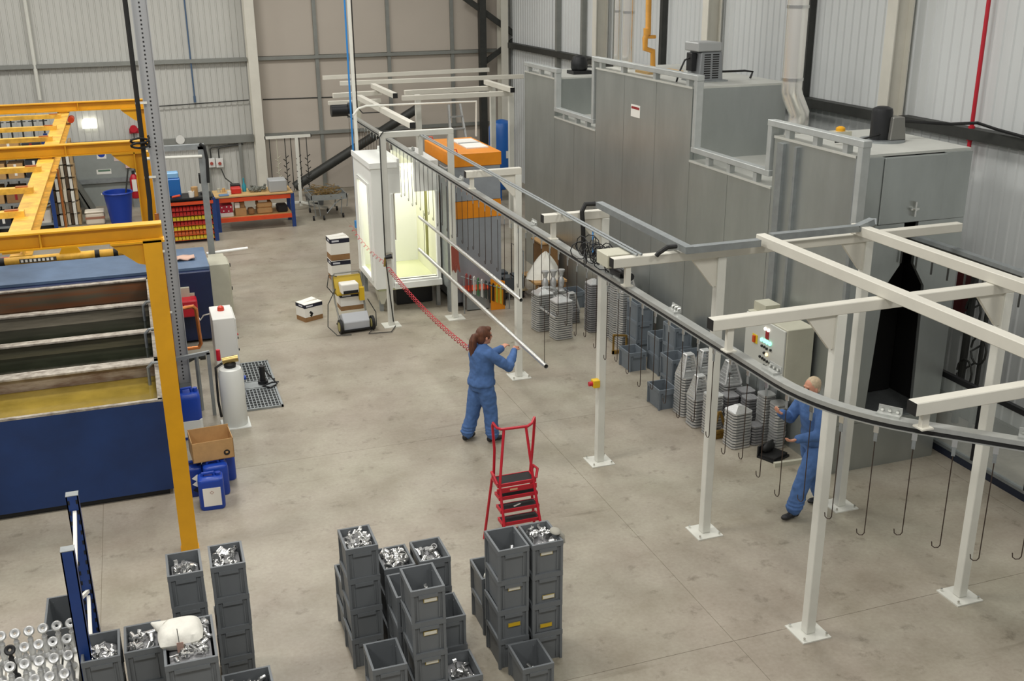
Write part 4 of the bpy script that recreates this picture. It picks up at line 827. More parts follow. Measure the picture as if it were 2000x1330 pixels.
for k, lab in enumerate(('fire extinguisher left of the pair by the blue bucket', 'fire extinguisher right of the pair by the yellow post')):
    x = py(266+k*17, 385, 30.7).x
    o = thing('fire_extinguisher', 'red '+lab, 'fire extinguisher', (x, 30.7, .0), 0, 'fire extinguishers by the door')
    part('cylinder', MB().lathe([(.10, .25), (.115, .28), (.115, .78), (.07, .88), (.03, .92)], n=16), RED, o, True, local=True); part('label_sheet', MB().box((-.06, -.125, .45), (.06, -.115, .78)), PAPER, o, local=True)
    part('valve', MB().box((-.04, -.05, .92), (.04, .03, 1.0)), BLACK, o, local=True); part('hose', MB().tube([(.05, -.05, .95), (.13, -.08, .8), (.10, -.1, .3)], .016, 6), WHITE if k == 0 else BLACK, o, True, local=True); part('stand', MB().box((-.08, -.08, 0), (.08, .08, .25)), GALVD, o, local=True)
o = thing('bucket', 'large dark blue plastic tub with a handle before the door', 'tub', (pz(233, 437).x+.06, 28.75, 0))
part('tub_shell', MB().lathe([(.25, 0), (.35, .78), (.38, .80), (.36, .83), (.33, .82), (.24, .04)], n=22), mat('tub_blue', '12399a', .45), o, True, local=True); part('lug', MB().cyl((-.40, 0, .78), (-.35, 0, .78), .03, 8), STEEL, o, local=True); part('mop_handle', MB().cyl((.1, .05, .3), (.32, .2, 1.35), .02, 8), DARK, o, True, local=True)
o = thing('lidded_tub', 'cream lidded tub with a brown band beside the blue tub', 'tub', (pz(188, 436).x, 28.95, 0))
part('tub', MB().box((-.23, -.18, 0), (.23, .18, .30)), mat('cream_plastic', 'd7cbb8', .5), o, local=True, bev=.04, seg=2); part('band', MB().box((-.234, -.184, .15), (.234, .184, .21)), mat('brown_band', '9b6a55', .6), o, local=True); part('lid', MB().box((-.24, -.19, .30), (.24, .19, .35)), mat('cream_plastic2', 'e0d6c4', .5), o, local=True, bev=.02)
for k, (x0, lean) in enumerate(((162, .22), (170, .28))):
    q = pz(x0+14, 425); solo('leaning_sheet', MB().prism([(q.x-.02, 0), (q.x+.02, 0), (q.x-.28-lean, 1.3), (q.x-.32-lean, 1.3)], 30.1+k*.15, 30.9+k*.15, 'y'), mat('sheet_grey', '75766f', .6), ('outer', 'inner')[k]+' grey sheet leaning against the rack by the door', 'sheet', 'grey sheets leaning by the door')
# ---- storage rack on the far left with boxes
rk = thing('storage_rack', 'blue storage rack with grey shelves far left', 'rack', (-3.0, 28.9, 0))
rx0, rx1, ry0, ry1 = -5.2, pz(112, 446).x, 28.5, 29.4
for x in (rx0, -3.6, rx1):
    for y in (ry0, ry1): part('upright', MB().box((x-.045, y-.04, 0), (x+.045, y+.04, 2.3)), BLUER, rk)
for z in (.14, .70, 1.30, 1.95):
    part('shelf', MB().box((rx0, ry0, z), (rx1, ry1, z+.05)), GALVD, rk)
part('brace', MB().bar((rx1-1.0, ry0-.02, .2), (rx1, ry0-.02, .70), .03, .03), GALVD, rk)
rnd = random.Random(11); nb_ = 0
for z, his in ((.19, .36), (.75, .42), (1.35, .44), (2.0, .26)):
    x = rx1-.10; k = 0
    while x > rx0+.5 and k < 5:
        w3 = rnd.uniform(.30, .52); h3 = his*rnd.uniform(.75, 1)
        mm = rnd.choice([CARD, CARDD, CARD, mat('box_white', 'd9d2c8', .7), mat('bin_dark', '2b2d31', .6)]); cn = {'cardboard': 'cardboard', 'cardboard_dark': 'brown cardboard', 'box_white': 'white', 'bin_dark': 'black plastic'}[mm.name]
        o = thing('storage_box', '%s box, %s shelf of the far left rack, %s from right' % (cn, {.19: 'lowest', .75: 'second', 1.35: 'third', 2.0: 'top'}[z], ['first', 'second', 'third', 'fourth', 'fifth'][k]), 'box', (x-w3/2, 28.85, z), 0, 'boxes on the far left rack')
        part('carton', MB().box((-w3/2, -.28, 0), (w3/2, .28, h3)), mm, o, local=True, bev=.006); part('tape', MB().box((-.03, -.284, h3*.2), (.03, -.281, h3*.98)), PAPER if nb_ % 3 else REDD, o, local=True); nb_ += 1
        x -= w3+.06; k += 1
# tall bundle of mixed sheet stock between rack and door
bx = pz(150, 440).x
for k in range(9):
    mm = [mat('scrap_tan', 'a58a63', .8), mat('scrap_cream', 'cfc7b4', .8), mat('scrap_dark', '5b4a38', .8), mat('scrap_white', 'd8d6cc', .8)][k % 4]; x = bx-.62+k*.085
    mb = MB(); n = 7; rr_ = random.Random(k)
    for j in range(n): mb.box((x, 28.9+rr_.uniform(-.1, .1), .02+j*.31), (x+.07, 29.3+rr_.uniform(-.1, .25), .02+j*.31+rr_.uniform(.24, .31)))
    solo('sheet_stock', mb, mm, ['tan', 'cream', 'dark brown', 'white'][k % 4]+' strip of ragged sheet stock, %s from the rack' % ['first', 'second', 'third', 'fourth', 'fifth', 'sixth', 'seventh', 'eighth', 'ninth'][k], 'sheet stock', 'ragged upright sheet stock by the door')
# dark wire racks above the storage rack
for k in range(6):
    x = -3.6+k*.26; solo('hanging_bar', MB().cyl((x, 30.4, 0), (x+.05, 30.4, 2.6), .025, 6).cyl((x-.06, 30.4, 2.5), (x+.14, 30.4, 2.5), .015, 6), DARK, 'dark upright bar, %s from the left above the far left rack' % ['first', 'second', 'third', 'fourth', 'fifth', 'sixth'][k], 'bar', 'dark bars above the rack', sm=True)
# ---- wall services
solo('wall_conduit', MB().tube([(.2, WY-.08, py(370, 205, WY).z), (3.1, WY-.08, py(370, 200, WY).z)], .018, 6), DARK, 'thin horizontal conduit between the cable tray and the cream column', 'conduit', sm=True)
q = py(381, 200, WY-.1); solo('blue_drop_pipe', MB().tube([(q.x, WY-.1, 9), (q.x, WY-.1, q.z)], .022, 8).cyl((q.x, WY-.1, q.z), (q.x, WY-.1, q.z+.18), .035, 8), mat('airline_dull_blue', '4d6480', .5), 'slim blue drop pipe on the ribbed wall', 'pipe', sm=True)
q = py(58, 0, WY-.1); q2 = py(78, 195, WY-.1); solo('white_drop_pipe', MB().tube([(q2.x, WY-.1, 9), (q2.x, WY-.1, q2.z)], .05, 8), WHITE, 'white drop pipe on the ribbed wall far left', 'pipe', sm=True)
solo('air_header', MB().tube([(3.5, WY-.012, py(560, 192, WY).z), (5.6, WY-.012, py(640, 190, WY).z)], .016, 6), DARK, 'thin dark pipe along the smooth panels behind the booth', 'pipe', sm=True)
for k, xx in enumerate((413, 429)):
    q = py(xx, 318, WY-.1); o = thing('isolator', ('left' if k == 0 else 'right')+' grey isolator box with red knob above the bench', 'switch', (q.x, WY-.06, q.z-.13), 0, 'isolators above the bench')
    part('case', MB().box((-.10, -.08, 0), (.10, .06, .26)), CABW, o, local=True, bev=.01); part('knob', MB().cyl((0, -.08, .12), (0, -.12, .12), .045, 12), mat('knob_red', 'a5483c', .5), o, True, local=True); part('feed', MB().tube([(0, -.02, .26), (0, -.02, .52), (.06, -.02, .56), (.9-.2*k, -.02, .62)], .022, 6), DARK, o, True, local=True)
for k, xx in enumerate((405, 470)):
    q = py(xx, 300, WY-.08); solo('wall_rail', MB().box((q.x-.04, WY-.1, 0), (q.x+.04, WY-.03, 1.53)), GREYST, ('left' if k == 0 else 'right')+' upright wall rail behind the workbench', 'rail', 'wall rails behind the bench')
q = py(352, 273, WY-.15); solo('round_sounder', MB().lathe([(.12, WY-.18), (.12, WY-.1), (.07, WY-.05)], (q.x, 0, q.z), 16, 'y'), CABW, 'round white sounder on the grey wall girt', 'sounder', sm=True)
solo('bench_cable', MB().tube([(py(432, 330, WY-.1).x, WY-.1, py(432, 330, WY-.1).z), (py(440, 348, WY-.3).x, WY-.3, py(440, 348, WY-.3).z), (py(465, 368, 27.4).x, 27.4, .95)], .018, 6), DARK, 'dark cable hanging from the isolators to the bench', 'cable', sm=True)

# ================================================================ WORKBENCH
BYF, BYB = 26.75, 27.55; bx0, bx1 = 1.68, 3.52
wb = thing('workbench', 'orange and blue workbench with wooden top by the far wall', 'workbench', ((bx0+bx1)/2, 27.15, 0))
for x in (bx0, bx1):
    for y in (BYF, BYB): part('leg', MB().box((x-.045, y-.04, 0), (x+.045, y+.04, .86)), BLUER, wb)
for y in (BYF, BYB):
    part('top_rail', MB().box((bx0, y-.035, .74), (bx1, y+.035, .84)), ORANGE, wb); part('shelf_rail', MB().box((bx0, y-.035, .24), (bx1, y+.035, .34)), ORANGE, wb)
part('worktop', MB().box((bx0-.05, BYF-.05, .86), (bx1+.02, BYB+.05, .89)), WOOD, wb); part('shelf_board', MB().box((bx0+.04, BYF+.03, .34), (bx1-.04, BYB-.03, .36)), WOOD, wb)
def bitem(name, label, x0, x1, y0, y1, z0, h, m, bev=.006): return solo(name, MB().box((x0, y0, z0), (x1, y1, z0+h)), m, label, 'box', bev=bev)
zs = .361
rb = bitem('patterned_box', 'crimson box with white dots on the bench shelf', 1.74, 2.04, 26.82, 27.2, zs+.10, .19, mat('crimson', 'b01f3a', .6))
for (dx, dz) in ((.04, .14), (.16, .15), (.08, .05), (.2, .04), (.26, .14)): part('white_dot', MB().lathe([(.018, 26.817), (.018, 26.82)], (1.74+dx, 0, zs+.10+dz), 10, 'y'), PAPER, rb)
bitem('white_tray', 'white carton under the crimson dotted box', 1.74, 2.05, 26.8, 27.2, zs, .10, PAPER)
bitem('small_carton', 'tan carton in the middle of the bench shelf', 2.10, 2.37, 26.82, 27.2, zs, .19, CARD); bitem('white_carton', 'small white carton on the tan carton', 2.10, 2.22, 26.84, 27.1, zs+.192, .14, PAPER); bitem('brown_carton', 'dark brown carton behind the small white one', 2.23, 2.34, 26.84, 27.1, zs+.192, .15, CARDD)
bitem('round_parcel', 'small brown parcel right of the tan carton', 2.42, 2.57, 26.82, 27.1, zs, .15, CARDD, .03)
bitem('brown_parcel', 'lower of two brown paper parcels on the bench shelf', 2.64, 3.02, 26.82, 27.25, zs, .15, CARD, .03); bitem('brown_parcel', 'upper of two brown paper parcels on the bench shelf', 2.64, 3.02, 26.82, 27.25, zs+.152, .14, CARD, .03)
bitem('paper_stack', 'white paper stack on the upper brown parcel', 2.68, 2.90, 26.86, 27.15, zs+.294, .14, PAPER)
bitem('black_case', 'black tool case at the right end of the bench shelf', 3.14, 3.40, 26.84, 27.2, zs, .18, BLACK, .03)
zt = .891
bitem('red_bin', 'small red parts bin on the worktop', 2.06, 2.30, 26.95, 27.25, zt, .14, mat('bin_red', 'c2281f', .45), .015); bitem('dark_tin', 'dark lid box behind the red parts bin', 2.08, 2.32, 27.28, 27.5, zt, .17, BLACKM)
bitem('grey_case', 'pale grey plastic case at the right end of the worktop', 2.98, 3.42, 26.8, 27.25, zt, .30, mat('case_grey', 'a4a6a6', .55), .02)
mb = MB(); rr_ = random.Random(5)
for k in range(60): mb.ell((2.52+rr_.random()*.40, 26.95+rr_.random()*.35, zt+.03+rr_.random()*.10*(1-abs(rr_.random()-.5))), (.035, .03, .03), 6, 4)
o = solo('wire_wool', mb, mat('mesh_grey', '75776f', .7, .3), 'heap of grey mesh scouring wool on the worktop', 'scouring wool'); o['kind'] = 'stuff'
solo('bottle', MB().lathe([(.05, 0), (.05, .16), (.02, .22), (.02, .34)], (2.40, 27.2, zt), 12), mat('teal', '2a8a9a', .4), 'teal spray bottle on the worktop', 'bottle', sm=True)
solo('blue_cloth', MB().box((1.74, 26.75, zt), (1.98, 26.95, zt+.03)), mat('cloth_blue', '5f7f9f', .8), 'folded blue cloth at the left end of the worktop', 'cloth', bev=.012)
solo('white_mug', MB().lathe([(.04, 0), (.05, .1), (.045, .1), (.03, .01)], (2.0, 26.9, zt), 12), PAPER, 'white cup beside the red parts bin', 'cup', sm=True)
for k in range(2): solo('bench_vice_' if False else 'clutter_tin', MB().lathe([(.04, 0), (.04, .1)], (1.78+k*.12, 27.3, zt), 10), WOOD if k else BEIGE, ('tan' if k else 'beige')+' tin at the back left of the worktop', 'tin', sm=True)

# ---- parts-bin cabinet left of the bench
pcx0, pcx1, pcy0, pcy1 = .40, 1.50, 25.9, 26.5
pc = thing('parts_cabinet', 'dark cabinet with rows of red and yellow parts bins', 'parts cabinet', ((pcx0+pcx1)/2, 26.2, 0))
part('carcass', MB().box((pcx0, pcy0+.12, 0), (pcx1, pcy1, 1.05)), mat('cabinet_navy', '1b2438', .5), pc); part('worktop', MB().box((pcx0-.03, pcy0-.05, 1.05), (pcx1+.03, pcy1+.02, 1.09)), BLACKM, pc)
part('front_rail', MB().box((pcx0-.03, pcy0-.06, .93), (pcx1+.03, pcy0+.02, 1.0)), ORANGE, pc)
part('upright', MB().box((pcx1, pcy0-.02, 0), (pcx1+.09, pcy0+.07, 1.05)), BLUER, pc); part('upright', MB().box((pcx0-.09, pcy0-.02, 0), (pcx0, pcy0+.07, 1.05)), BLUER, pc)
YB = mat('bin_yellow', 'd9c22e', .45); RB = mat('bin_red2', 'b52a24', .45); OB = mat('bin_orange', 'c8612a', .45)
for r_ in range(7):
    z = .08+r_*.118; rowm = [YB, OB, YB, RB, YB, RB, RB][r_]
    part('bin_shelf', MB().box((pcx0, pcy0+.0, z-.012), (pcx1, pcy0+.12, z)), REDD if r_ > 3 else ORANGE, pc)
    n = 13
    for k in range(n):
        x0 = pcx0+.01+k*(pcx1-pcx0-.02)/n; w3 = (pcx1-pcx0-.02)/n-.014
        part('bin', MB().prism([(pcy0+.0, z), (pcy0+.12, z), (pcy0+.12, z+.085), (pcy0+.05, z+.085), (pcy0+.0, z+.04)], x0, x0+w3, 'x'), rowm, pc)
o = thing('blue_machine', 'blue bench machine standing behind the parts cabinet', 'machine', (.62, 26.3, 1.092))
part('body', MB().box((-.2, -.15, 0), (.22, .2, .42)), mat('machine_blue', '1c66b0', .4), o, local=True, bev=.02); part('top', MB().box((-.2, -.1, .42), (.2, .18, .56)), mat('machine_paleblue', '7fb0d8', .4), o, local=True, bev=.02); part('control', MB().box((-.28, -.16, .12), (-.2, .0, .26)), YB, o, local=True)
solo('rolled_paper', MB().lathe([(.08, 0), (.08, .22)], (1.14, 26.05, 1.092), 12), CARD, 'tan paper roll on the parts cabinet', 'roll', sm=True); solo('white_pot', MB().lathe([(.06, 0), (.07, .14), (.06, .14), (.05, .01)], (1.06, 25.95, 1.092), 12), PAPER, 'white pot beside the tan paper roll', 'pot', sm=True)
solo('drill_stand', MB().cyl((1.36, 26.3, 1.09), (1.36, 26.3, 1.62), .03, 8).box((1.28, 26.2, 1.09), (1.46, 26.4, 1.12)).box((1.28, 26.15, 1.36), (1.42, 26.35, 1.58)), BLACKM, 'black drill stand at the right of the parts cabinet', 'drill stand', sm=False)
solo('grease_gun', MB().cyl((.62, 25.95, 1.12), (.80, 25.9, 1.16), .028, 8), ORANGE, 'orange handled tool lying on the parts cabinet', 'tool', sm=True)

# ---- white rolling hanger rack with chains
hx0, hx1, hy = py(518, 268, 28.6).x, py(606, 264, 28.6).x, 28.6; hz = py(560, 266, hy).z
hr = thing('hanging_rack', 'white wheeled rack with hanging chains and rods', 'rack', ((hx0+hx1)/2, hy, 0))
hm = hx1-.38
part('top_bar', MB().box((hx0, hy-.03, hz-.05), (hx1, hy+.03, hz+.02)), WHITE, hr); part('mast', MB().box((hm-.04, hy-.03, .12), (hm+.04, hy+.03, hz-.05)), WHITE, hr)
for (a, b) in (((hm, hy, .22), (hm+.62, hy-.55, .12)), ((hm, hy, .22), (hm-1.1, hy, .2)), ((hm-.95, hy, .2), (hm-1.3, hy-.5, .12)), ((hm, hy, .22), (hm+.5, hy+.4, .12))):
    part('foot_bar', MB().bar(a, b, .06, .05), WHITE, hr)
for (x, y) in ((hm+.62, hy-.55), (hm-1.3, hy-.5), (hm+.5, hy+.4), (hm-1.1, hy+.1)): part('castor', MB().cyl((x-.02, y, .055), (x+.02, y, .055), .055, 12), BLACK, hr, True)
part('end_cap', MB().box((hx0-.02, hy-.035, hz-.055), (hx0, hy+.035, hz+.025)).box((hx1, hy-.035, hz-.055), (hx1+.02, hy+.035, hz+.025)), BLACK, hr)
for k, f in enumerate((.08, .24, .42, .55, .70, .74, .90)):
    x = hx0+(hx1-hx0)*f; mb = MB(); thick = k in (1, 2, 4, 6)
    mb.cyl((x, hy, hz-.05), (x, hy, .55), .012, 5)
    if thick:
        for j in range(12): z = .5+j*.085; s = .07 if j % 2 else -.07; mb.tube([(x, hy, z), (x+s, hy-.03, z+.06)], .012, 4)
    part('hanging_chain' if thick else 'hanging_rod', mb, DARK if k not in (1,) else BEIGE, hr)
# ---- parts trolley
tq = pz(655, 425); tr_ = thing('parts_trolley', 'wire trolley heaped with brass coloured offcuts near the booth', 'trolley', (tq.x, tq.y, 0))
tx0, tx1, ty0, ty1 = 4.05, 4.98, 27.15, 28.3
part('basket', MB().box((tx0, ty0, .52), (tx1, ty1, .55)).box((tx0, ty0, .55), (tx0+.02, ty1, .66)).box((tx1-.02, ty0, .55), (tx1, ty1, .66)).box((tx0, ty0, .55), (tx1, ty0+.02, .66)).box((tx0, ty1-.02, .55), (tx1, ty1, .66)), GALVD, tr_)
for (x, y) in ((tx0+.1, ty0+.05), (tx0+.22, ty0+.05), (tx1-.15, ty0+.15), (tx0+.1, ty1-.1), (tx1-.15, ty1-.1)): part('leg', MB().cyl((x, y, .1), (x+(-.04 if x < 4.4 else .04), y, .52), .014, 6), GALVD, tr_, True)
for (x, y) in ((tx0+.04, ty0+.05), (tx0+.3, ty0), (tx1-.1, ty0+.15), (tx0+.1, ty1-.1), (tx1-.1, ty1-.1)): part('castor', MB().cyl((x-.02, y, .06), (x+.02, y, .06), .06, 12), BLACK, tr_, True)
part('push_handle', MB().tube([(tx1, ty0+.1, .3), (tx1+.05, ty0+.1, .62), (tx1-.3, ty0+.1, .4), (tx0+.4, ty0+.1, .15)], .014, 6), GALVD, tr_, True)
mb = MB(); rr_ = random.Random(9)
for k in range(110):
    c = Vector((rr_.uniform(tx0+.12, tx1-.12), rr_.uniform(ty0+.1, ty1-.1), .58+rr_.random()*.14)); a = rr_.uniform(0, 6.28); L_ = rr_.uniform(.06, .2); d = Vector((math.cos(a), math.sin(a), rr_.uniform(-.3, .3)))*L_
    mb.bar(c-d, c+d, .022, .012)
o = solo('metal_offcuts', mb, mat('brass_offcuts', 'a38a5c', .35, .7, var=.4, scale=30), 'heap of brass coloured metal offcuts in the wire trolley', 'offcuts'); o['kind'] = 'stuff'
solo('waste_bin', MB().prism([(-.2, 0), (.2, 0), (.25, .42), (-.25, .42)], -.2, .2, 'y'), mat('bin_grey', '5a5c5c', .6), 'grey bin between rack and trolley', 'bin').location = (4.45, 29.2, 0)
# ================================================================ CONTROL CABINET OF THE OVEN
cA = pxx(1539, 646, 7.42); cY0, cY1, cZ1 = cA.y, cA.y+.95, cA.z
cc = thing('oven_control_panel', 'pale grey oven control cabinet with green lit buttons', 'control cabinet', (7.62, (cY0+cY1)/2, 0))
cZ0 = pxx(1500, 750, 7.42).z; part('body', MB().box((7.42, cY0, cZ0), (7.82, cY1, cZ1)), BEIGE, cc, bev=.008); part('wall_bracket', MB().box((7.80, cY0+.05, cZ0+.1), (7.868, cY1-.05, cZ1-.1)), DARK, cc)
dd = part('door', MB().box((7.395, cY0+.015, cZ0+.02), (7.418, cY1-.015, cZ1-.02)), mat('panel_grey', 'c2c4bd', .45), cc, bev=.004)
part('gland', MB().cyl((7.66, cY0+.35, cZ1), (7.66, cY0+.35, cZ1+.02), .025, 10), BLACK, cc); part('roof_box', MB().box((7.5, cY1-.3, cZ1), (7.72, cY1-.02, cZ1+.12)), BEIGE, cc)
def dpt(x, y): p = pxx(x, y, 7.395); return p
LG = mat('led_green', '7fe8c0', .4, emit=2.2); LW = mat('led_white', 'fff4ea', .4, emit=2.5); LA = mat('led_amber', 'ffd9a0', .4, emit=1.8)
def button(x, y, m, r=.022):
    p = dpt(x, y); part('button', MB().cyl((7.395, p.y, p.z), (7.375, p.y, p.z), r, 10), m, dd, True)
for (x, y) in ((1489, 663), (1494.5, 665.5), (1499.5, 668.5), (1505, 671.5)): button(x, y, LG, .026)
for (x, y) in ((1496, 642), (1502, 645)): button(x, y, LW, .02)
button(1498, 692.5, LA, .02)
for (x, y) in ((1489, 675), (1494, 677.5), (1498.5, 681), (1506, 684), (1493, 689), (1485, 696), (1490, 699.5), (1494, 702.5), (1499, 706), (1504.5, 709), (1492, 713), (1497, 716)): button(x, y, BLACKM, .017)
p = dpt(1499, 655); part('display', MB().box((7.385, p.y-.035, p.z-.05), (7.394, p.y+.035, p.z+.05)), REDD, dd)
p = dpt(1475, 661); part('isolator_plate', MB().box((7.388, p.y-.06, p.z-.06), (7.394, p.y+.06, p.z+.06)), YB, dd); part('isolator_handle', MB().box((7.36, p.y-.02, p.z-.045), (7.388, p.y+.02, p.z+.045)), mat('handle_orange', 'c24a1a', .5), dd)

# ================================================================ CRATES
def crate_mesh(L_=.40, W=.30, H=.32):
    """stacking box: tapered shell, rim flange, corner posts and base ledge; long side along Y"""
    mb = MB(); x, y = W/2, L_/2; t_ = .006
    def shell(x0, y0, z0, x1, y1, z1):   # frustum wall quads
        return [(-x0,-y0,z0),(x0,-y0,z0),(x0,y0,z0),(-x0,y0,z0),(-x1,-y1,z1),(x1,-y1,z1),(x1,y1,z1),(-x1,y1,z1)]
    xi, yi = x-.014, y-.014; xb, yb = x-.022, y-.022
    side = [(0,1,5,4),(1,2,6,5),(2,3,7,6),(3,0,4,7)]
    mb.add(shell(xb, yb, .0, xi, yi, H-.05), side+[(3,2,1,0)])                 # outer wall and base
    mb.add(shell(xb-t_, yb-t_, .012, xi-t_, yi-t_, H), [f[::-1] for f in side]+[(0,1,2,3)])  # inner wall and floor
    for (a, b) in (((-x, -y), (x, -y+.02)), ((-x, y-.02), (x, y)), ((-x, -y+.02), (-x+.02, y-.02)), ((x-.02, -y+.02), (x, y-.02))): mb.box((a[0], a[1], H-.052), (b[0], b[1], H))
    for sx in (-1, 1):
        for sy in (-1, 1):   # vertical ribs near the corners
            mb.box((sx*(x-.018)-.008, sy*(y-.055)-.005, .02), (sx*(x-.018)+.008, sy*(y-.055)+.005, H-.05)); mb.box((sx*(x-.055)-.005, sy*(y-.018)-.008, .02), (sx*(x-.055)+.005, sy*(y-.018)+.008, H-.05))
            mb.box((sx*(x-.014)-.012, sy*(y-.014)-.012, .0), (sx*(x-.014)+.012, sy*(y-.014)+.012, H-.05))
    mb.box((-x+.065, -y-.006, H-.085), (x-.065, -y+.01, H-.052)); mb.box((-x+.075, y-.01, H-.075), (x-.075, y+.004, H-.052))
    return mb
PITCH_C = .316
CM = {'g': mesh('crate_body', crate_mesh(), CRATE), 'b': mesh('crate_body', crate_mesh(), CRATEB), 'G': mesh('crate_body', crate_mesh(.60, .40, .39), CRATE), 'G2': mesh('crate_body', crate_mesh(.60, .40, .42), CRATE), 'W': mesh('crate_body', crate_mesh(.40, .40, .32), CRATE)}
LBW = mesh('label_card', MB().box((-.055, -.002, 0), (.055, 0, .032)), mat('card_pale', 'd3d0c2', .6)); LBY = mesh('label_card', MB().box((-.055, -.002, 0), (.055, 0, .032)), mat('card_yellow', 'caa51b', .6)); LBE = mesh('label_edge', MB().box((-.06, -.001, -.006), (.06, .001, .038)), mat('card_edge', 'a8923c', .6))
def crate(x, y, z, kind, label, group, rz=0.0, card=None):
    H = {'g': .32, 'b': .32, 'G': .39, 'G2': .42, 'W': .32}[kind]; L_ = .6 if kind in ('G', 'G2') else .4
    o = thing('stacking_crate', label, 'crate', (x, y, z), rz, group); link('crate_body', CM[kind], o)
    if card:
        c = link('label_card', LBW if card[0] == 'w' else LBY, o, (.01+card[1], -L_/2+.007, card[2])); link('label_edge', LBE, c, (0, .002, 0))
    return o
ORD = ['top', 'second', 'third', 'bottom']
def stack(x0, y0, n, desc, group, kind='g', cards={}, jit=.006, pitch=PITCH_C):
    """x0,y0 = front left corner of the footprint"""
    W = .4 if kind in ('G', 'W') else .3; L_ = .6 if kind == 'G' else .4; r_ = random.Random(int(x0*1000+y0*77)); out = []
    for k in range(n):
        pos = n-1-k
        if n == 1: lab = 'grey crate '+desc
        else: lab = ('%s grey crate of the %s' % (['top', 'second', 'third', 'fourth'][pos] if pos < n-1 else 'bottom', desc)) if n > 2 else ('%s grey crate of the %s' % (['upper', 'lower'][pos], desc))
        out.append(crate(x0+W/2+r_.uniform(-jit, jit), y0+L_/2+r_.uniform(-jit, jit), k*pitch, kind, lab, group, r_.uniform(-.012, .012), cards.get(pos)))
    return out, (x0+W/2, y0+L_/2, n*pitch)
# small metal fittings heaped in the crates: a few shapes, shared between copies
def fit_meshes():
    r = {}
    r['ring'] = MB().pipe((0, 0, -.022), (0, 0, .022), .026, .019, 14)
    r['sleeve'] = MB().pipe((0, 0, -.034), (0, 0, .034), .021, .015, 12)
    r['elbow'] = MB().tube([(-.03, 0, 0), (-.008, 0, 0), (.012, .008, 0), (.022, .03, 0), (.022, .045, 0)], .016, 10)
    r['bracket'] = MB().box((-.03, -.016, 0), (.03, .016, .006)).box((.024, -.016, 0), (.03, .016, .03)).cyl((-.015, 0, 0), (-.015, 0, .02), .009, 8)
    r['bowl'] = MB().lathe([(.012, 0), (.036, .01), (.046, .03), (.044, .04), (.034, .045), (.040, .03), (.030, .012)], n=14)
    r['finial'] = MB().lathe([(.010, -.045), (.014, -.03), (.024, -.015), (.026, 0), (.018, .02), (.012, .03), (.012, .045)], n=10)
    r['rod'] = MB().tube([(-.06, 0, 0), (.05, 0, 0)], .008, 6).cyl((.05, 0, -.014), (.05, 0, .014), .02, 8)
    r['disc'] = MB().lathe([(.034, 0), (.036, .006), (.034, .012), (.022, .012), (.020, .008)], n=16)
    return {k: mesh(k, v, m) for (k, v), m in zip(r.items(), [ALU, ALU, ALU, ALU, STEEL, ALU, ALU, ALU])}
FIT = fit_meshes(); FITALU = mat('fitting_bright', 'dcdcda', .24, .95)
for me in FIT.values():
    me.materials.clear(); me.materials.append(FITALU); smooth(me)
def fill(cx_, cy_, z, kinds, n, desc, depth=.12, W=.24, L_=.34, seed=1, full=1.0):
    r_ = random.Random(seed); out = []
    names = {'ring': 'metal_ring', 'sleeve': 'metal_sleeve', 'elbow': 'pipe_elbow', 'bracket': 'metal_bracket', 'bowl': 'metal_cup', 'finial': 'metal_finial', 'rod': 'eye_bolt', 'disc': 'metal_disc'}
    base = None if n < 10 else solo('metal_fittings', MB().prism([(-W/2+.005, -.03), (W/2-.005, -.03), (W/2-.005, .0), (.02, .045), (-W/2+.005, .01)], -L_/2+.005, L_/2-.005, 'y'), ALUM, 'heap of small metal fittings lying in %s' % desc, 'fittings')
    if base: base['kind'] = 'stuff'; base.location = (cx_, cy_, z-depth-.03)
    for i in range(n):
        k = kinds[i % len(kinds)]; u, v = r_.uniform(-1, 1), r_.uniform(-1, 1)
        o = link(names[k], FIT[k], None, (cx_+u*W/2*.84, cy_+v*L_/2*.88*full-(1-full)*L_*.25, z-depth+.025+.05*(1-abs(u))*(1-abs(v))+r_.uniform(0, .035)))
        o.rotation_euler = (r_.uniform(-1.6, 1.6), r_.uniform(-1.6, 1.6), r_.uniform(0, 6.28)); s = r_.uniform(.9, 1.25); o.scale = (s, s, s)
        tag(o, 'small shiny %s heaped in %s' % (names[k].replace('_', ' '), desc), 'fitting', 'fittings in ' + desc)
G1 = 'grey crates in the right foreground cluster'; G2 = 'grey crates in the middle foreground cluster'; G3 = 'grey crates in the left foreground cluster'; G4 = 'blue-grey crates beside the oven'
# right cluster
_, c = stack(2.93, 7.85, 4, 'right-hand stack near the red steps', G1, cards={0: ('w', -.02, .20), 1: ('w', .0, .05), 2: ('y', -.02, .06)}); fill(c[0], c[1], c[2], ['disc', 'ring', 'bracket', 'disc'], 22, 'the right-hand crate near the red steps', .09, seed=2)
o = solo('work_glove', MB().ell((3.20, 7.98, 1.30), (.05, .07, .025)).tube([(3.22, 7.96, 1.30), (3.25, 7.93, 1.27), (3.255, 7.92, 1.20)], .022, 8), mat('glove_grey', '9a978c', .9), 'grey work glove draped over the right-hand crate rim', 'glove', sm=True)
_, c = stack(2.60, 7.87, 4, 'left-hand stack near the red steps', G1, cards={1: ('w', .0, .20), 2: ('y', .0, .13)}); fill(c[0], c[1], c[2], ['bracket', 'ring', 'sleeve'], 9, 'the left-hand crate near the red steps', .22, seed=3, full=.6)
_, c = stack(2.63, 8.44, 2, 'pair behind the stacks near the red steps', G1)
solo('white_cup', MB().lathe([(.03, 0), (.055, .02), (.06, .06), (.05, .09), (.02, .10)], (2.74, 8.55, .52), 14), mat('enamel_white', 'd6d4c8', .35), 'white rounded pot lying in the crate behind', 'pot', sm=True)
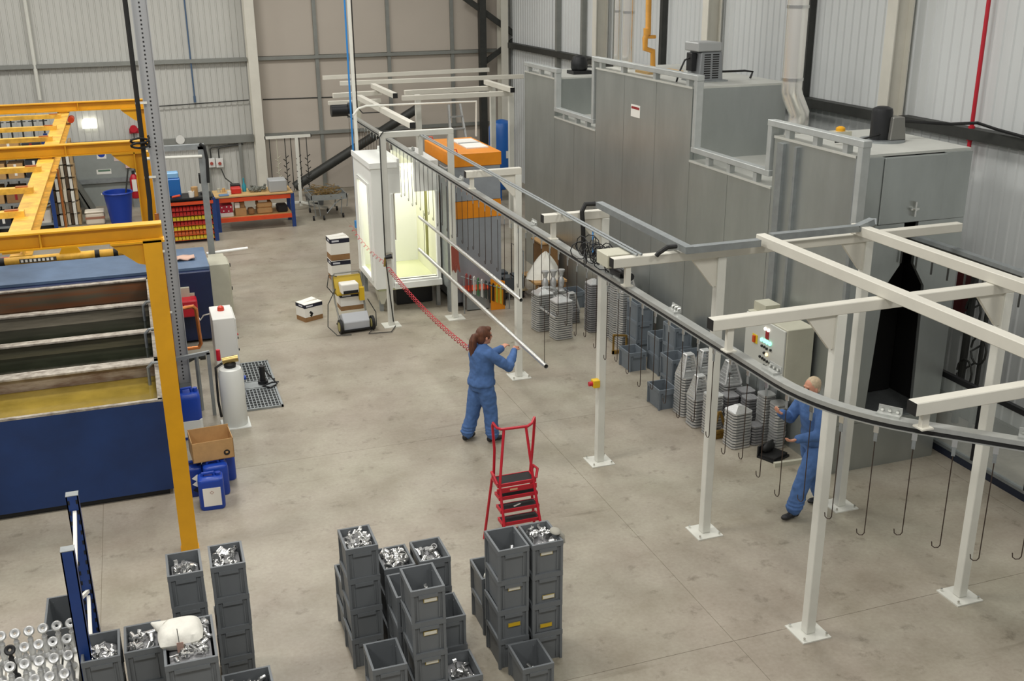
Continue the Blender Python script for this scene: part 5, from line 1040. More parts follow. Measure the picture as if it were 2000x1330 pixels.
_, c = stack(2.66, 7.40, 1, 'open and nearly empty in front of the stacks by the steps', G1); fill(c[0], c[1], .10, ['bracket', 'sleeve'], 5, 'the nearly empty front crate', .06, seed=4)
# middle cluster
_, c = stack(1.33, 8.36, 4, 'tall left stack in the middle', G2); fill(c[0], c[1], c[2], ['bracket', 'sleeve', 'elbow', 'ring', 'rod'], 30, 'the tall left crate of the middle cluster', .08, seed=5)
stack(1.34, 8.80, 2, 'low pair behind the tall left stack', G2)
_, c = stack(1.68, 8.43, 3, 'stack filled with silver cups', G2); fill(c[0], c[1], c[2], ['bowl', 'bowl', 'bowl', 'ring'], 22, 'the crate of silver cups', .08, seed=6)
_, c = stack(2.02, 8.44, 3, 'rear right stack filled with sleeves', G2); fill(c[0], c[1], c[2], ['sleeve', 'ring', 'sleeve', 'elbow'], 20, 'the rear right crate of sleeves', .10, seed=7)
_, c = stack(1.71, 7.50, 4, 'front stack with pale cards', G2, cards={0: ('w', .01, .19), 1: ('w', .0, .18), 2: ('w', .0, .20)}); fill(c[0], c[1], c[2], ['finial', 'elbow', 'finial'], 9, 'the front crate with pale cards', .20, seed=8, full=.5)
stack(1.68, 7.94, 3, 'dark stack hidden behind the carded stack', G2)
stack(2.02, 7.93, 2, 'pair right of the carded stack', G2)
_, c = stack(2.02, 7.46, 1, 'low on the floor holding loose rings', G2); fill(c[0], c[1], c[2], ['ring', 'disc', 'ring', 'rod'], 14, 'the low floor crate of rings', .12, seed=9)
stack(1.34, 7.42, 2, 'open empty pair at the front of the middle cluster', G2)
# left cluster
_, c = stack(-.20, 8.45, 4, 'left tall stack by the yellow post', G3); fill(c[0], c[1], c[2], ['bracket', 'sleeve', 'bracket', 'ring'], 24, 'the left tall crate by the yellow post', .12, seed=10)
_, c = stack(.16, 8.47, 4, 'right tall stack by the yellow post', G3); fill(c[0], c[1], c[2], ['disc', 'sleeve', 'disc', 'elbow'], 22, 'the right tall crate by the yellow post', .09, seed=11)
for k in range(3): crate(-.08, 7.62, k*.385, 'G', '%s large grey crate under the white sack' % ['bottom', 'middle', 'top'][k], G3)
fill(-.08, 7.62, 1.16, ['rod', 'bracket', 'elbow', 'sleeve', 'rod'], 44, 'the large crate under the white sack', .07, .33, .52, seed=12)
_, c = stack(-.60, 7.92, 3, 'stack next to the large crate with the sack', G3); fill(c[0], c[1], c[2], ['sleeve', 'bracket', 'sleeve'], 22, 'the crate next to the sack crate', .10, seed=13)
_, c = stack(-.93, 7.90, 3, 'stack beside the blue rack uprights', G3); fill(c[0], c[1], c[2], ['elbow', 'disc', 'sleeve', 'ring'], 22, 'the crate beside the blue rack', .12, seed=14)
_, c = stack(.14, 7.40, 2, 'pair cut by the bottom edge beside the sack crate', G3, 'W'); fill(c[0], c[1], c[2], ['rod', 'elbow', 'rod'], 18, 'the bottom edge crate', .12, .3, .3, seed=15)
crate(-1.16, 9.62, 0, 'G2', 'large dark grey crate standing behind the blue rack', G3)
# white sack with a tag
sk = thing('white_sack', 'white tied sack lying on fittings in the large crate', 'sack', (-.14, 7.70, 1.10))
mb = MB(); n = 15
for sgn in (1, -1):
    for i in range(n):
        for j in range(n):
            u, v = -1+2*i/(n-1), -1+2*j/(n-1); e = max(0, (1-u**4)*(1-v**4))**.55
            pull = 1-.12*(u*u*v*v < .2)*abs(u*v); pl = .10*math.sin(9*math.atan2(v+1.1, u+.2))*e*max(0, -v+.4)
            mb.v.append((.175*u*(1-.10*v*v), .165*v*(1-.08*u*u), .085+sgn*(.085+.10*pl*(sgn > 0))*e))
mb.f = [(k*n*n+i*n+j, k*n*n+(i+1)*n+j, k*n*n+(i+1)*n+j+1, k*n*n+i*n+j+1) for k in (0, 1) for i in range(n-1) for j in range(n-1)]
part('bag', mb, BAG, sk, True, local=True); part('tied_neck', MB().tube([(-.11, .08, .10), (-.17, .13, .11), (-.215, .17, .115)], [.07, .035, .008], 10), BAG, sk, True, local=True)
part('tag', MB().box((-.035, -.19, .03), (.015, -.185, .12)), mat('tag_brown', 'a08478', .8), sk, local=True); part('tag_string', MB().tube([(-.02, -.11, .2), (-.015, -.185, .12)], .003, 4), DARK, sk, local=True)
# crates beside the oven
stack(7.42, 14.95, 3, 'stack right of the tall tray stacks', G4, 'b'); stack(7.40, 14.10, 2, 'pair between the blue-grey stacks', G4, 'b'); stack(7.05, 14.42, 1, 'blue-grey, low on the floor beside the pair', G4, 'b')
stack(7.42, 13.62, 3, 'stack in the middle of the oven side', G4, 'b'); stack(7.14, 13.14, 2, 'open pair before the slotted castings', G4, 'b'); stack(7.47, 13.14, 2, 'open pair against the oven wall', G4, 'b')
stack(6.78, 12.84, 1, 'blue-grey, alone on the floor before the castings', G4, 'b')

# ================================================================ CAST TRAYS STACKED BESIDE THE OVEN
def tray_mesh(W, L_, m, dome=False):
    mb = MB(); x, y = W/2, L_/2; h = .034; c = .035
    pr = lambda s: [(-x*s+c, -y*s), (x*s-c, -y*s), (x*s, -y*s+c), (x*s, y*s-c), (x*s-c, y*s), (-x*s+c, y*s), (-x*s, y*s-c), (-x*s, -y*s+c)]
    a, b = pr(1.0), pr(.90); n = 8
    V = [(u, v, .0) for u, v in b]+[(u, v, .012) for u, v in a]+[(u, v, h) for u, v in a]
    F_ = [tuple(range(n))[::-1]]+[(k*n+i, k*n+(i+1)%n, (k+1)*n+(i+1)%n, (k+1)*n+i) for k in (0, 1) for i in range(n)]+[tuple(2*n+i for i in range(n))]
    mb.add(V, F_); return mesh('tray_body', mb, m)
def cap_mesh(W, L_):
    mb = MB(); x, y = W/2*.9, L_/2*.9
    mb.add([(-x,-y,0),(x,-y,0),(x,y,0),(-x,y,0),(-x*.25,-y*.3,.07),(x*.25,-y*.3,.07),(x*.25,y*.3,.07),(-x*.25,y*.3,.07)], [(0,1,5,4),(1,2,6,5),(2,3,7,6),(3,0,4,7),(4,5,6,7)]); return mesh('domed_cover', mb, ALU)
TM = {}
def tray_stack(x, y, n, W, L_, desc, m=ALU, cap=None, rz=0.0, p=.041):
    key = (W, L_, m.name)
    if key not in TM: TM[key] = tray_mesh(W, L_, m)
    r_ = random.Random(int(x*911+y*37))
    for k in range(n):
        o = link('cast_tray', TM[key], None, (x+r_.uniform(-.005, .005), y+r_.uniform(-.005, .005), k*p), rz+r_.uniform(-.02, .02)); tag(o, 'cast aluminium tray in the '+desc, 'tray', 'trays in the '+desc)
    z = n*p
    if cap == 'dome':
        if ('c', W, L_) not in TM: TM[('c', W, L_)] = cap_mesh(W, L_)
        o = link('domed_casting', TM[('c', W, L_)], None, (x, y, z-.006), rz); tag(o, 'domed aluminium casting on top of the '+desc, 'casting', 'castings topping the tray stacks')
    if cap == 'slot': slotted(x, y, z, rz, 'tapered slotted casting standing on the '+desc)
    return z
SLM = None
def slotted(x, y, z, rz, label, s=1.0):
    """upright A-shaped casting: two tapered legs, a crown and a ladder of slots"""
    o = thing('slotted_casting', label, 'casting', (x, y, z), rz, 'tapered slotted castings'); h = .30*s; b, t_ = .13*s, .055*s; d, dt = .11*s, .045*s
    for sy in (-1, 1):
        for sx in (-1, 1):
            part('corner_leg', MB().bar((sx*b, sy*d, 0), (sx*t_, sy*dt, h), .024, .024), ALU, o, local=True)
    for k in range(6):
        f = (k+.5)/6.5; bx_, by_ = b+(t_-b)*f, d+(dt-d)*f
        for sg in (-1, 1):
            part('rung', MB().box((-bx_, sg*by_-.006, h*f-.008), (bx_, sg*by_+.006, h*f+.008)), ALU, o, local=True)
            part('side_plate', MB().box((sg*bx_-.004, -by_, h*f-.02), (sg*bx_+.004, by_, h*f+.024)), ALU, o, local=True)
    part('crown', MB().box((-t_-.012, -dt-.012, h-.012), (t_+.012, dt+.012, h+.02)), ALU, o, local=True, bev=.01)
# far group
tray_stack(6.66, 16.40, 17, .34, .30, 'front stack of the far tray pile', cap='dome', rz=.1); tray_stack(6.52, 16.95, 17, .34, .30, 'rear stack of the far tray pile', cap='dome', rz=.1)
solo('flat_bar', MB().bar((6.42, 16.85, .46), (6.47, 16.2, .45), .03, .02), ALU, 'flat aluminium bar lying against the far tray pile', 'bar')
tray_stack(7.16, 17.15, 6, .28, .26, 'short dark stack behind the far tray pile', ALUM, 'slot'); tray_stack(7.34, 16.55, 22, .26, .26, 'dark tall stack left of the white post', ALUM, 'dome')
r_ = random.Random(8)
for k in range(12):
    x, y = 6.75+(k % 4)*.15, 17.45+(k//4)*.22
    o = solo('turned_casting', MB().lathe([(.07, 0), (.075, .03), (.035, .07), (.06, .16), (.065, .22), (.03, .30), (.045, .34), (.045, .37), (.07, .40), (.07, .43)], (0, 0, 0), 14), ALU, 'bell shaped turned casting, %s in the %s row behind the far trays' % (['first', 'second', 'third', 'fourth'][k % 4], ['front', 'middle', 'back'][k//4]), 'casting', 'turned castings behind the far trays', sm=True); o.location = (x, y, .0)
for k in range(3):
    o = solo('turned_casting', MB().lathe([(.07, 0), (.075, .03), (.035, .07), (.06, .16), (.065, .22), (.03, .30), (.045, .34), (.045, .37), (.07, .40), (.07, .43)], (0, 0, 0), 14), ALU, 'bell shaped turned casting balanced %s on the others' % ['leftmost', 'central', 'rightmost'][k], 'casting', 'turned castings behind the far trays', sm=True); o.location = (6.85+k*.16, 17.67, .432)
solo('half_shell', MB().tube([(6.84+.2*math.cos(a), 17.62, .47+.09*math.sin(a)) for a in [i*math.pi/8 for i in range(9)]], .03, 8), ALU, 'curved half-ring casting on the turned castings', 'casting', sm=True)
# tall stacks left of the blue-grey crates
tray_stack(7.48, 15.55, 25, .24, .24, 'tall stack nearest the blue-grey crates'); tray_stack(7.50, 15.87, 26, .24, .24, 'middle one of the three tall stacks'); tray_stack(7.52, 16.20, 27, .24, .24, 'tall stack farthest from the crates')
slotted(7.50, 15.55, 25*.041, 0, 'tapered slotted casting on the tall stack by the crates'); slotted(7.50, 15.87, 26*.041, 0, 'tapered slotted casting on the middle tall stack')
BRASSY = mat('brass_tray', '9a7a3c', .45, .6, var=.25, scale=20)
o = solo('brass_frame', MB().box((7.15, 15.28, 0), (7.42, 15.32, .06)).box((7.15, 15.28, 0), (7.18, 15.30, .34)).box((7.39, 15.28, 0), (7.42, 15.30, .30)).bar((7.16, 15.29, .34), (7.41, 15.29, .30), .03, .03), BRASSY, 'brass coloured frame at the foot of the tall stacks', 'frame')
# near group
tray_stack(7.12, 12.64, 15, .30, .30, 'stack with the largest slotted casting', cap='slot'); tray_stack(7.42, 12.70, 15, .30, .28, 'stack against the oven with slotted top', cap='slot')
tray_stack(7.08, 12.22, 10, .28, .26, 'low stack behind the white post', cap='slot', p=.044); tray_stack(7.10, 11.86, 15, .22, .24, 'narrow stack half hidden by the white post')
tray_stack(7.60, 12.28, 14, .30, .28, 'rear stack with slotted top by the oven', cap='slot'); tray_stack(7.46, 12.02, 12, .22, .22, 'left one of three grey stacks', ALUM); tray_stack(7.72, 12.02, 13, .22, .22, 'middle one of three grey stacks', ALUM); tray_stack(7.62, 11.76, 13, .2, .2, 'right one of three grey stacks', ALUM)
tray_stack(7.24, 11.42, 13, .30, .28, 'stack with bright domed top', cap='dome', rz=.05)
tray_stack(7.50, 11.40, 7, .17, .2, 'short stack beside the domed one', ALUM); tray_stack(7.68, 11.45, 17, .2, .22, 'left tall stack at the cabinet'); pass
tray_stack(7.72, 11.20, 16, .19, .2, 'right tall stack at the cabinet')
solo('brass_frame', MB().box((7.0, 11.68, 0), (7.24, 11.72, .12)).bar((7.0, 11.66, .1), (7.08, 11.66, .42), .03, .03).bar((7.22, 11.66, .1), (7.10, 11.66, .42), .03, .03).box((7.06, 11.64, .1), (7.16, 11.67, .14)), BRASSY, 'brass coloured triangular casting leaning on the low stack', 'frame')
o = thing('open_black_case', 'black lined open case on the floor near the man', 'case', (7.50, 10.92, 0), .4)
part('shell', MB().box((-.17, -.14, 0), (.17, .14, .03)).box((-.17, .12, 0), (.17, .14, .16)), BLACKM, o, local=True); part('foam', MB().box((-.15, -.12, .03), (.15, .11, .06)), BLACK, o, local=True); part('pouch', MB().ell((.0, .08, .12), (.13, .05, .07)), BLACK, o, True, local=True)
solo('floor_kerb', MB().bar((7.35, 10.66, .03), (7.9, 10.62, .03), .05, .06), BEIGE, 'low pale kerb bar on the floor by the oven corner', 'bar')
# heap behind: sack on pallet, boxes, dark crates near the far frame
o = thing('pallet_cart', 'flat wooden platform cart behind the far frame', 'cart', (6.55, 19.3, 0)); part('deck', MB().box((6.42, 18.8, .16), (6.92, 19.6, .19)), mat('ply', '8f8163', .7), o)
for (x, y) in ((6.48, 18.9), (6.85, 18.9), (6.48, 19.5), (6.85, 19.5)): part('castor', MB().cyl((x-.02, y, .08), (x+.02, y, .08), .08, 10), BLACK, o, True)
part('handle', MB().tube([(6.85, 18.85, .19), (6.85, 18.85, .95), (6.85, 19.55, .95), (6.85, 19.55, .19)], .015, 6), GALVD, o, True)
for k, (x, y) in enumerate(((6.54, 18.95), (6.78, 19.05), (6.56, 19.35))): solo('small_crate', MB().box((x-.1, y-.13, .192), (x+.1, y+.13, .45)).box((x-.09, y-.12, .45), (x+.09, y+.12, .452)), mat('crate_slate', '474d52', .5), 'dark slate tub, %s on the platform cart' % ['front', 'right', 'rear'][k], 'tub', 'dark tubs on the cart')
o = thing('wood_stand', 'low brown wooden stand under the white sheet', 'stand', (7.1, 18.9, 0)); part('top', MB().box((6.95, 18.45, .36), (7.62, 19.3, .40)), CARD, o)
for (x, y) in ((7.0, 18.5), (7.58, 18.5), (7.0, 19.25), (7.58, 19.25)): part('leg', MB().box((x-.02, y-.02, 0), (x+.02, y+.02, .36)), CARDD, o)
mb = MB(); n, m_ = 22, 10
for i in range(m_+1):
    f = i/m_
    for j in range(n):
        a = 2*math.pi*j/n; rr_ = (1-f)**.7*(1+.12*math.sin(4*a+2*f))+.02
        mb.v.append((7.28+.36*rr_*math.cos(a)+.05*f, 18.88+.34*rr_*math.sin(a), .402+.46*f*(1+.1*math.sin(3*a))))
mb.f = [(i*n+j, i*n+(j+1)%n, (i+1)*n+(j+1)%n, (i+1)*n+j) for i in range(m_) for j in range(n)]+[tuple(range(n))[::-1]]
solo('dust_sheet', mb, BAG, 'white sheet draped over goods beside the oven', 'sheet', sm=True)
solo('brown_carton', MB().box((7.42, 19.35, 0), (7.80, 19.8, .92)), CARDD, 'brown carton standing behind the white sheet', 'box'); solo('plywood_board', MB().box((7.38, 19.3, .922), (7.82, 19.85, .95)), CARD, 'plywood lid on the brown carton', 'lid')
stack(7.45, 17.85, 1, 'blue-grey, under the edge of the white sheet', G4, 'b')
# ================================================================ BLUE RACK UPRIGHTS AND CASTINGS, LOWER LEFT
rk2 = thing('rack_upright', 'pair of blue rack uprights with white diagonal braces', 'rack frame', (-.9, 8.55, 0))
for y in (8.07, 9.05):
    part('post', MB().box((-.95, y-.045, 0), (-.85, y-.035, 1.9)).box((-.95, y-.045, 0), (-.94, y+.04, 1.9)).box((-.86, y-.045, 0), (-.85, y+.04, 1.9)), BLUER, rk2)
    part('cap', MB().box((-.952, y-.047, 1.9), (-.848, y+.042, 1.906)), GALVD, rk2)
    part('foot', MB().box((-.98, y-.08, 0), (-.82, y+.08, .01)), GALVD, rk2)
    for k in (range(18) if y > 8.5 else ()): [part('slot', MB().box((xs_, y-.047, .12+k*.1), (xs_+.015, y-.0445, .16+k*.1)), BLACKM, rk2) for xs_ in (-.94, -.875)]
for (a, b) in (((8.1, .4), (9.0, .9)), ((9.0, .95), (8.1, 1.4)), ((8.1, 1.45), (9.0, 1.75))): part('brace', MB().bar((-.895, a[0], a[1]), (-.895, b[0], b[1]), .03, .03), PAPER, rk2)
sh = thing('casting_stand', 'pale slatted stand holding rows of castings, lower left', 'stand', (-1.5, 8.4, 0))
for k in range(9):
    x = -2.34+k*.15; part('slat', MB().box((x, 7.7, .50), (x+.13, 8.85, .52)), PAPER, sh)
for (x, y) in ((-2.2, 7.75), (-1.06, 7.75), (-2.2, 8.8), (-1.06, 8.8)): part('leg', MB().box((x-.03, y-.03, 0), (x+.03, y+.03, .50)), GALVD, sh)
HEAD = MB().lathe([(.012, -.010), (.020, -.015), (.036, -.017), (.045, -.008), (.046, .0), (.045, .008), (.036, .017), (.020, .015), (.012, .010), (.012, -.010)], (0, 0, 0), 18, 'z')
HEAD.f = [f for f in HEAD.f if len(f) == 4]; HEAD.v = [tuple(Matrix.Rotation(math.radians(52), 3, 'X') @ Vector(v) + Vector((0, 0, .285))) for v in HEAD.v]
cm_ = mesh('casting_head', HEAD, ALU); smooth(cm_); cs_ = mesh('casting_stem', MB().lathe([(.045, 0), (.05, .02), (.026, .05), (.034, .12), (.022, .16), (.022, .20), (.026, .205), (.016, .22), (.014, .25)], n=12), ALU); smooth(cs_)
ck_ = cm_.copy(); ck_.materials.clear(); ck_.materials.append(BLACKM); ckst = cs_.copy(); ckst.materials.clear(); ckst.materials.append(BLACKM)
rows = [(8.76, 0), (8.52, .02), (8.27, .0), (8.02, .02)]
for j, (y, off) in enumerate(rows):
    for k in range(10):
        x = -1.05-k*.112-off
        blk = (j == 1 and k == 4)
        o = thing('disc_headed_casting', ('black disc-headed casting among the silver ones' if blk else 'silver disc-headed casting, %s row of the lower left stand, %s from the right' % (['rear', 'second', 'third', 'front'][j], ['first', 'second', 'third', 'fourth', 'fifth', 'sixth', 'seventh', 'eighth', 'ninth', 'tenth'][k])), 'casting', (x, y, .521), .1, 'disc-headed castings on the lower left stand')
        link('head', ck_ if blk else cm_, o, (0, 0, .0)); link('stem', ckst if blk else cs_, o)

# ================================================================ RED STEPS
st = thing('mobile_steps', 'red tubular warehouse steps with black treads', 'steps', (3.54, 10.3, 0))
sx0, sx1, zp = 3.32, 3.76, .78; yN, yA = 9.98, 10.20
def rt_(pts, r=.0165): part('rail_tube', MB().tube(pts, r, 8), RED, st, True)
top = 1.42
rt_([(sx0+.02, yA, .78), (sx0+.04, yA+.02, 1.1), (sx0+.02, yA+.02, top-.02), (sx0+.02, yA+.0, top+.02), (sx0+.05, yA-.03, top-.03), (sx0+.10, yA-.05, top-.05), (sx1-.03, yA-.05, top-.06), (sx1+.03, yA-.03, top-.04), (sx1+.07, yA+.0, top+.01), (sx1+.08, yA+.02, top-.03), (sx1+.06, yA+.02, 1.1), (sx1+.02, yA, .78)])
rt_([(sx0+.13, yA-.05, top-.06), (sx0+.02, yN+.01, .76), (sx0-.0, yN-.32, .0)]); rt_([(sx1-.05, yA-.05, top-.06), (sx1-.02, yN+.01, .76), (sx1+.0, yN-.32, .0)])
rt_([(sx0+.0, yA, .76), (sx0-.10, yA+.02, .0)]); rt_([(sx1+.02, yA, .76), (sx1+.08, yA+.02, .0)])
rt_([(sx0-.01, yN+.01, .79), (sx0-.03, yN+.07, .87), (sx0-.01, yA-.02, .85), (sx0+.02, yA, .76)]); rt_([(sx1+.01, yN+.01, .79), (sx1+.05, yN+.07, .87), (sx1+.05, yA-.02, .85), (sx1+.03, yA, .76)])
def tread(y0, y1, z):
    t_ = part('tread', MB().box((sx0+.01, y0+.012, z-.012), (sx1-.01, y1-.012, z)), BLACK, st)
    part('tread_frame', MB().box((sx0-.01, y0, z-.035), (sx1+.01, y0+.014, z+.004)).box((sx0-.01, y1-.014, z-.03), (sx1+.01, y1, z+.004)).box((sx0-.01, y0+.0141, z-.03), (sx0+.008, y1-.0141, z+.004)).box((sx1-.008, y0+.0141, z-.03), (sx1+.01, y1-.0141, z+.004)), RED, t_)
tread(yN, yA, zp)
for k in (1, 2, 3, 4, 5): tread(yN-.05*k, yN-.05*k+.16, zp-.135*k)
part('front_bar', MB().box((sx0-.02, yN-.016, zp-.10), (sx1+.01, yN-.001, zp-.045)), RED, st); part('maker_strip', MB().box((sx0+.13, yN-.019, zp-.08), (sx0+.22, yN-.0165, zp-.06)), mat('strip_cream', 'd8b48a', .6), st)
solo('paper_slip', MB().cbox((3.53, yN-.10+.07, zp-.27+.004), (.10, .02, .004), Matrix.Rotation(.4, 3, 'Z')), PAPER, 'white slip lying on a black tread of the steps', 'paper')

# ================================================================ POWDER CART AND BOXES
def powder_box(label, x, y, z, rz, mark=True, w_=.38, d_=.30, h=.34):
    o = thing('powder_carton', label, 'box', (x, y, z), rz, 'white and navy powder cartons'); X, Y = w_/2, d_/2
    part('lower_carton', MB().box((-X, -Y, 0), (X, Y, h*.26)), CARDD, o, local=True); part('white_carton', MB().box((-X-.002, -Y-.002, h*.26), (X+.002, Y+.002, h*.78)), PAPER, o, local=True)
    b = part('navy_band', MB().box((-X-.004, -Y-.004, h*.78), (X+.004, Y+.004, h*.98)), NAVYP, o, local=True); part('lid', MB().box((-X-.004, -Y-.004, h*.98), (X+.004, Y+.004, h)), PAPER, o, local=True)
    part('flap', MB().prism([(-X*.9, h), (X*.95, h), (X*.8, h+.03), (-X*.2, h+.012)], -Y*.1, Y*.9, 'y'), PAPER, o, local=True)
    part('name_strip', MB().box((-X*.85, -Y-.006, h*.84), (-X*.1, -Y-.004, h*.92)), mat('print_pale', 'c9cbd2', .6), b, local=True); part('name_strip', MB().box((-X-.006, -Y*.5, h*.84), (-X-.004, Y*.3, h*.92)), MAT['print_pale'], b, local=True)
    if mark:
        for (mx, mz) in ((-.07, .17), (-.045, .145), (-.06, .115)): part('emblem_block', MB().cbox((mx, -Y-.004, mz), (.045, .003, .045), Matrix.Rotation(.78, 3, 'Y')), BLACK, o, local=True)
    return o
powder_box('white and navy carton alone on the open floor', 2.66, 19.05, 0, .42)
powder_box('lower white and navy carton beside the booth', 3.70, 21.55, 0, .06, False, .4, .36, .44); powder_box('upper white and navy carton beside the booth', 3.70, 21.55, .452, .06, False, .4, .36, .46)
ct = thing('powder_cart', 'two wheeled powder spraying cart with grey base and yellow tray', 'cart', (3.32, 18.2, 0), .08)
part('base_box', MB().prism([(-.24, .06), (.20, .06), (.20, .20), (-.10, .34), (-.24, .20)], -.24, .24, 'x'), mat('cart_grey', 'b3b6ba', .45), ct, local=True, bev=.01)
part('axle_plate', MB().box((-.26, -.27, .04), (.26, .22, .07)), BLACK, ct, local=True)
for s in (-1, 1):
    wh = part('wheel', MB().cyl((s*.27, -.20, .13), (s*.32, -.20, .13), .13, 20), BLACK, ct, True, local=True); part('wheel_hub', MB().cyl((s*.265, -.20, .13), (s*.325, -.20, .13), .085, 16), mat('hub_olive', 'a39a5c', .5), wh, True, local=True)
part('handle_tube', MB().tube([(-.25, -.05, .1), (-.27, .2, .5), (-.27, .3, .92), (-.22, .3, .98), (.22, .3, .98), (.27, .3, .92), (.27, .2, .5), (.25, -.05, .1)], .016, 8), mat('tube_grey', '8d8d86', .4, .5), ct, True, local=True)
part('yellow_tray', MB().box((-.25, .08, .62), (.25, .34, .65)).prism([(.1, .62), (.34, .66), (.34, .92), (.30, .92)], -.25, .25, 'x'), mat('tray_yellow', 'b79a25', .5), ct, local=True)
part('controller', MB().box((-.18, .0, .66), (.14, .24, .84)), PAPER, ct, local=True, bev=.02, seg=2); part('controller_face', MB().box((-.15, -.012, .665), (.12, .0, .72)), BLACKM, ct, local=True)
part('yellow_side', MB().box((.15, .02, .5), (.24, .1, .74)), PAPERY, ct, local=True)
powder_box('open white and navy carton riding on the powder cart', 3.34, 18.52, .30, .05, False, .42, .3, .32)
for k, pts in enumerate(([(3.05, 18.3, .75), (2.88, 18.2, .5), (2.82, 18.0, .15), (2.95, 17.85, .02), (3.2, 17.8, .02)], [(3.62, 18.3, .5), (3.75, 18.25, .25), (3.72, 18.1, .04), (3.5, 17.75, .02), (3.9, 17.7, .02), (4.05, 18.0, .02)], [(3.1, 18.4, .95), (2.95, 18.35, 1.0), (2.9, 18.3, .8), (3.0, 18.3, .66)])):
    solo('cart_cable', MB().tube([Vector(pts[0]).lerp(Vector(pts[1]), 0)] + [Vector(p) for p in pts[1:]], .009, 6), DARK, ['grey cable looping left of the powder cart', 'grey cable trailing from the cart to the goalpost frame', 'small cable loop above the cart handle'][k], 'cable', 'cables around the powder cart', sm=True)
# coiled red hose from the booth post to the woman
def coil(a, b, turns, r, sag, tube_r, m, name, label):
    a, b = Vector(a), Vector(b); d = (b-a).normalized(); u_ = d.cross(Vector((0, 0, 1))).normalized(); v_ = u_.cross(d); pts = []
    for i in range(turns*9+1):
        f = i/(turns*9); c = a.lerp(b, f); c.z -= sag*4*f*(1-f); q = 2*math.pi*turns*f; pts.append(c + (u_*math.cos(q)+v_*math.sin(q))*r)
    return solo(name, MB().tube(pts, tube_r, 5), m, label, 'hose', sm=True)
coil((3.97, 17.98, 1.12), (3.95, 12.95, 1.27), 34, .032, .10, .0065, PINKHOSE, 'coiled_hose', 'red coiled air hose stretched from the booth to the woman')
coil((3.80, 20.5, 1.35), (3.96, 18.05, 1.18), 12, .03, .1, .004, PINKHOSE, 'coiled_hose', 'thin red coiled hose along the booth side')
o = thing('spray_gun', 'spray gun with coiled lead hung on the goalpost frame', 'spray gun', (3.93, 17.98, 1.15)); part('body', MB().cyl((-.02, -.02, .18), (.1, -.05, .2), .035, 10), BLACKM, o, True, local=True); part('grip', MB().cyl((-.02, -.02, .18), (-.04, -.03, .02), .02, 8), mat('brass2', 'a08a50', .4, .6), o, True, local=True); part('clip', MB().box((.0, -.02, .14), (.12, .03, .26)), STEEL, o, local=True)

# ================================================================ PARTITION BY THE RIGHT WALL
gp = thing('glazed_partition', 'clear glazed partition with dark bottom rail by the right wall', 'partition', (9.68, 8.6, 0))
part('bottom_rail', MB().box((9.66, 6.6, 0), (9.72, 10.5, .10)), mat('rail_ink', '1a2233', .5), gp); part('seal_strip', MB().box((9.655, 6.6, .10), (9.725, 10.5, .14)), GALVD, gp)
for y in (7.0, 7.9, 8.8, 9.7): part('mullion', MB().box((9.66, y-.02, .14), (9.72, y+.02, 1.05)), BLACKM, gp)
part('top_rail', MB().box((9.66, 6.6, 1.05), (9.72, 10.5, 1.12)), BLACKM, gp)
for y in (6.6, 7.0, 7.9, 8.8, 9.7): part('pane', MB().box((9.685, y+.02, .14), (9.695, min(y+.88, 10.5), 1.05)), GLASS, gp)
solo('skirting_rail', MB().box((WX-.10, 5.0, 0), (WX-.02, 12.5, .22)), BLACKM, 'black rail along the foot of the right wall', 'rail')
solo('red_riser', MB().box((WX-.22, 11.25, 1.3), (WX-.021, 11.42, 2.3)), mat('duct_red', '4f1416', .6), 'dark red vertical duct behind the oven mouth', 'duct')
for k, (y, z) in enumerate(((10.9, 1.7), (10.7, 1.2), (10.9, .8))): solo('hose_loop', MB().tube([(10.5, y+.14*math.cos(a), z+.2*math.sin(a)) for a in [i*.5 for i in range(13)]]+[(10.65, y+.14, z), (WX-.03, y+.16, z+.05)], .015, 6), DARK, ['upper', 'middle', 'lower'][k]+' loop of dark hose on the right wall', 'hose', 'hose loops on the right wall', sm=True)
solo('pipe_bundle', MB().tube([(10.55, 11.0, 0), (10.55, 11.0, 2.4)], .05, 8).tube([(10.6, 10.75, 0), (10.6, 10.75, 2.4)], .03, 8), DARK, 'dark vertical pipes behind the oven mouth', 'pipes', sm=True)
solo('wall_cabinet', MB().box((WX-.3, 7.2, 1.0), (WX-.02, 9.2, 1.5)), BLACKM, 'black wall unit partly hidden by the near frames', 'wall unit'); solo('wall_label', MB().box((WX-.06, 8.3, 2.05), (WX-.02, 8.7, 2.2)), PAPER, 'white label plate on the right wall', 'label')

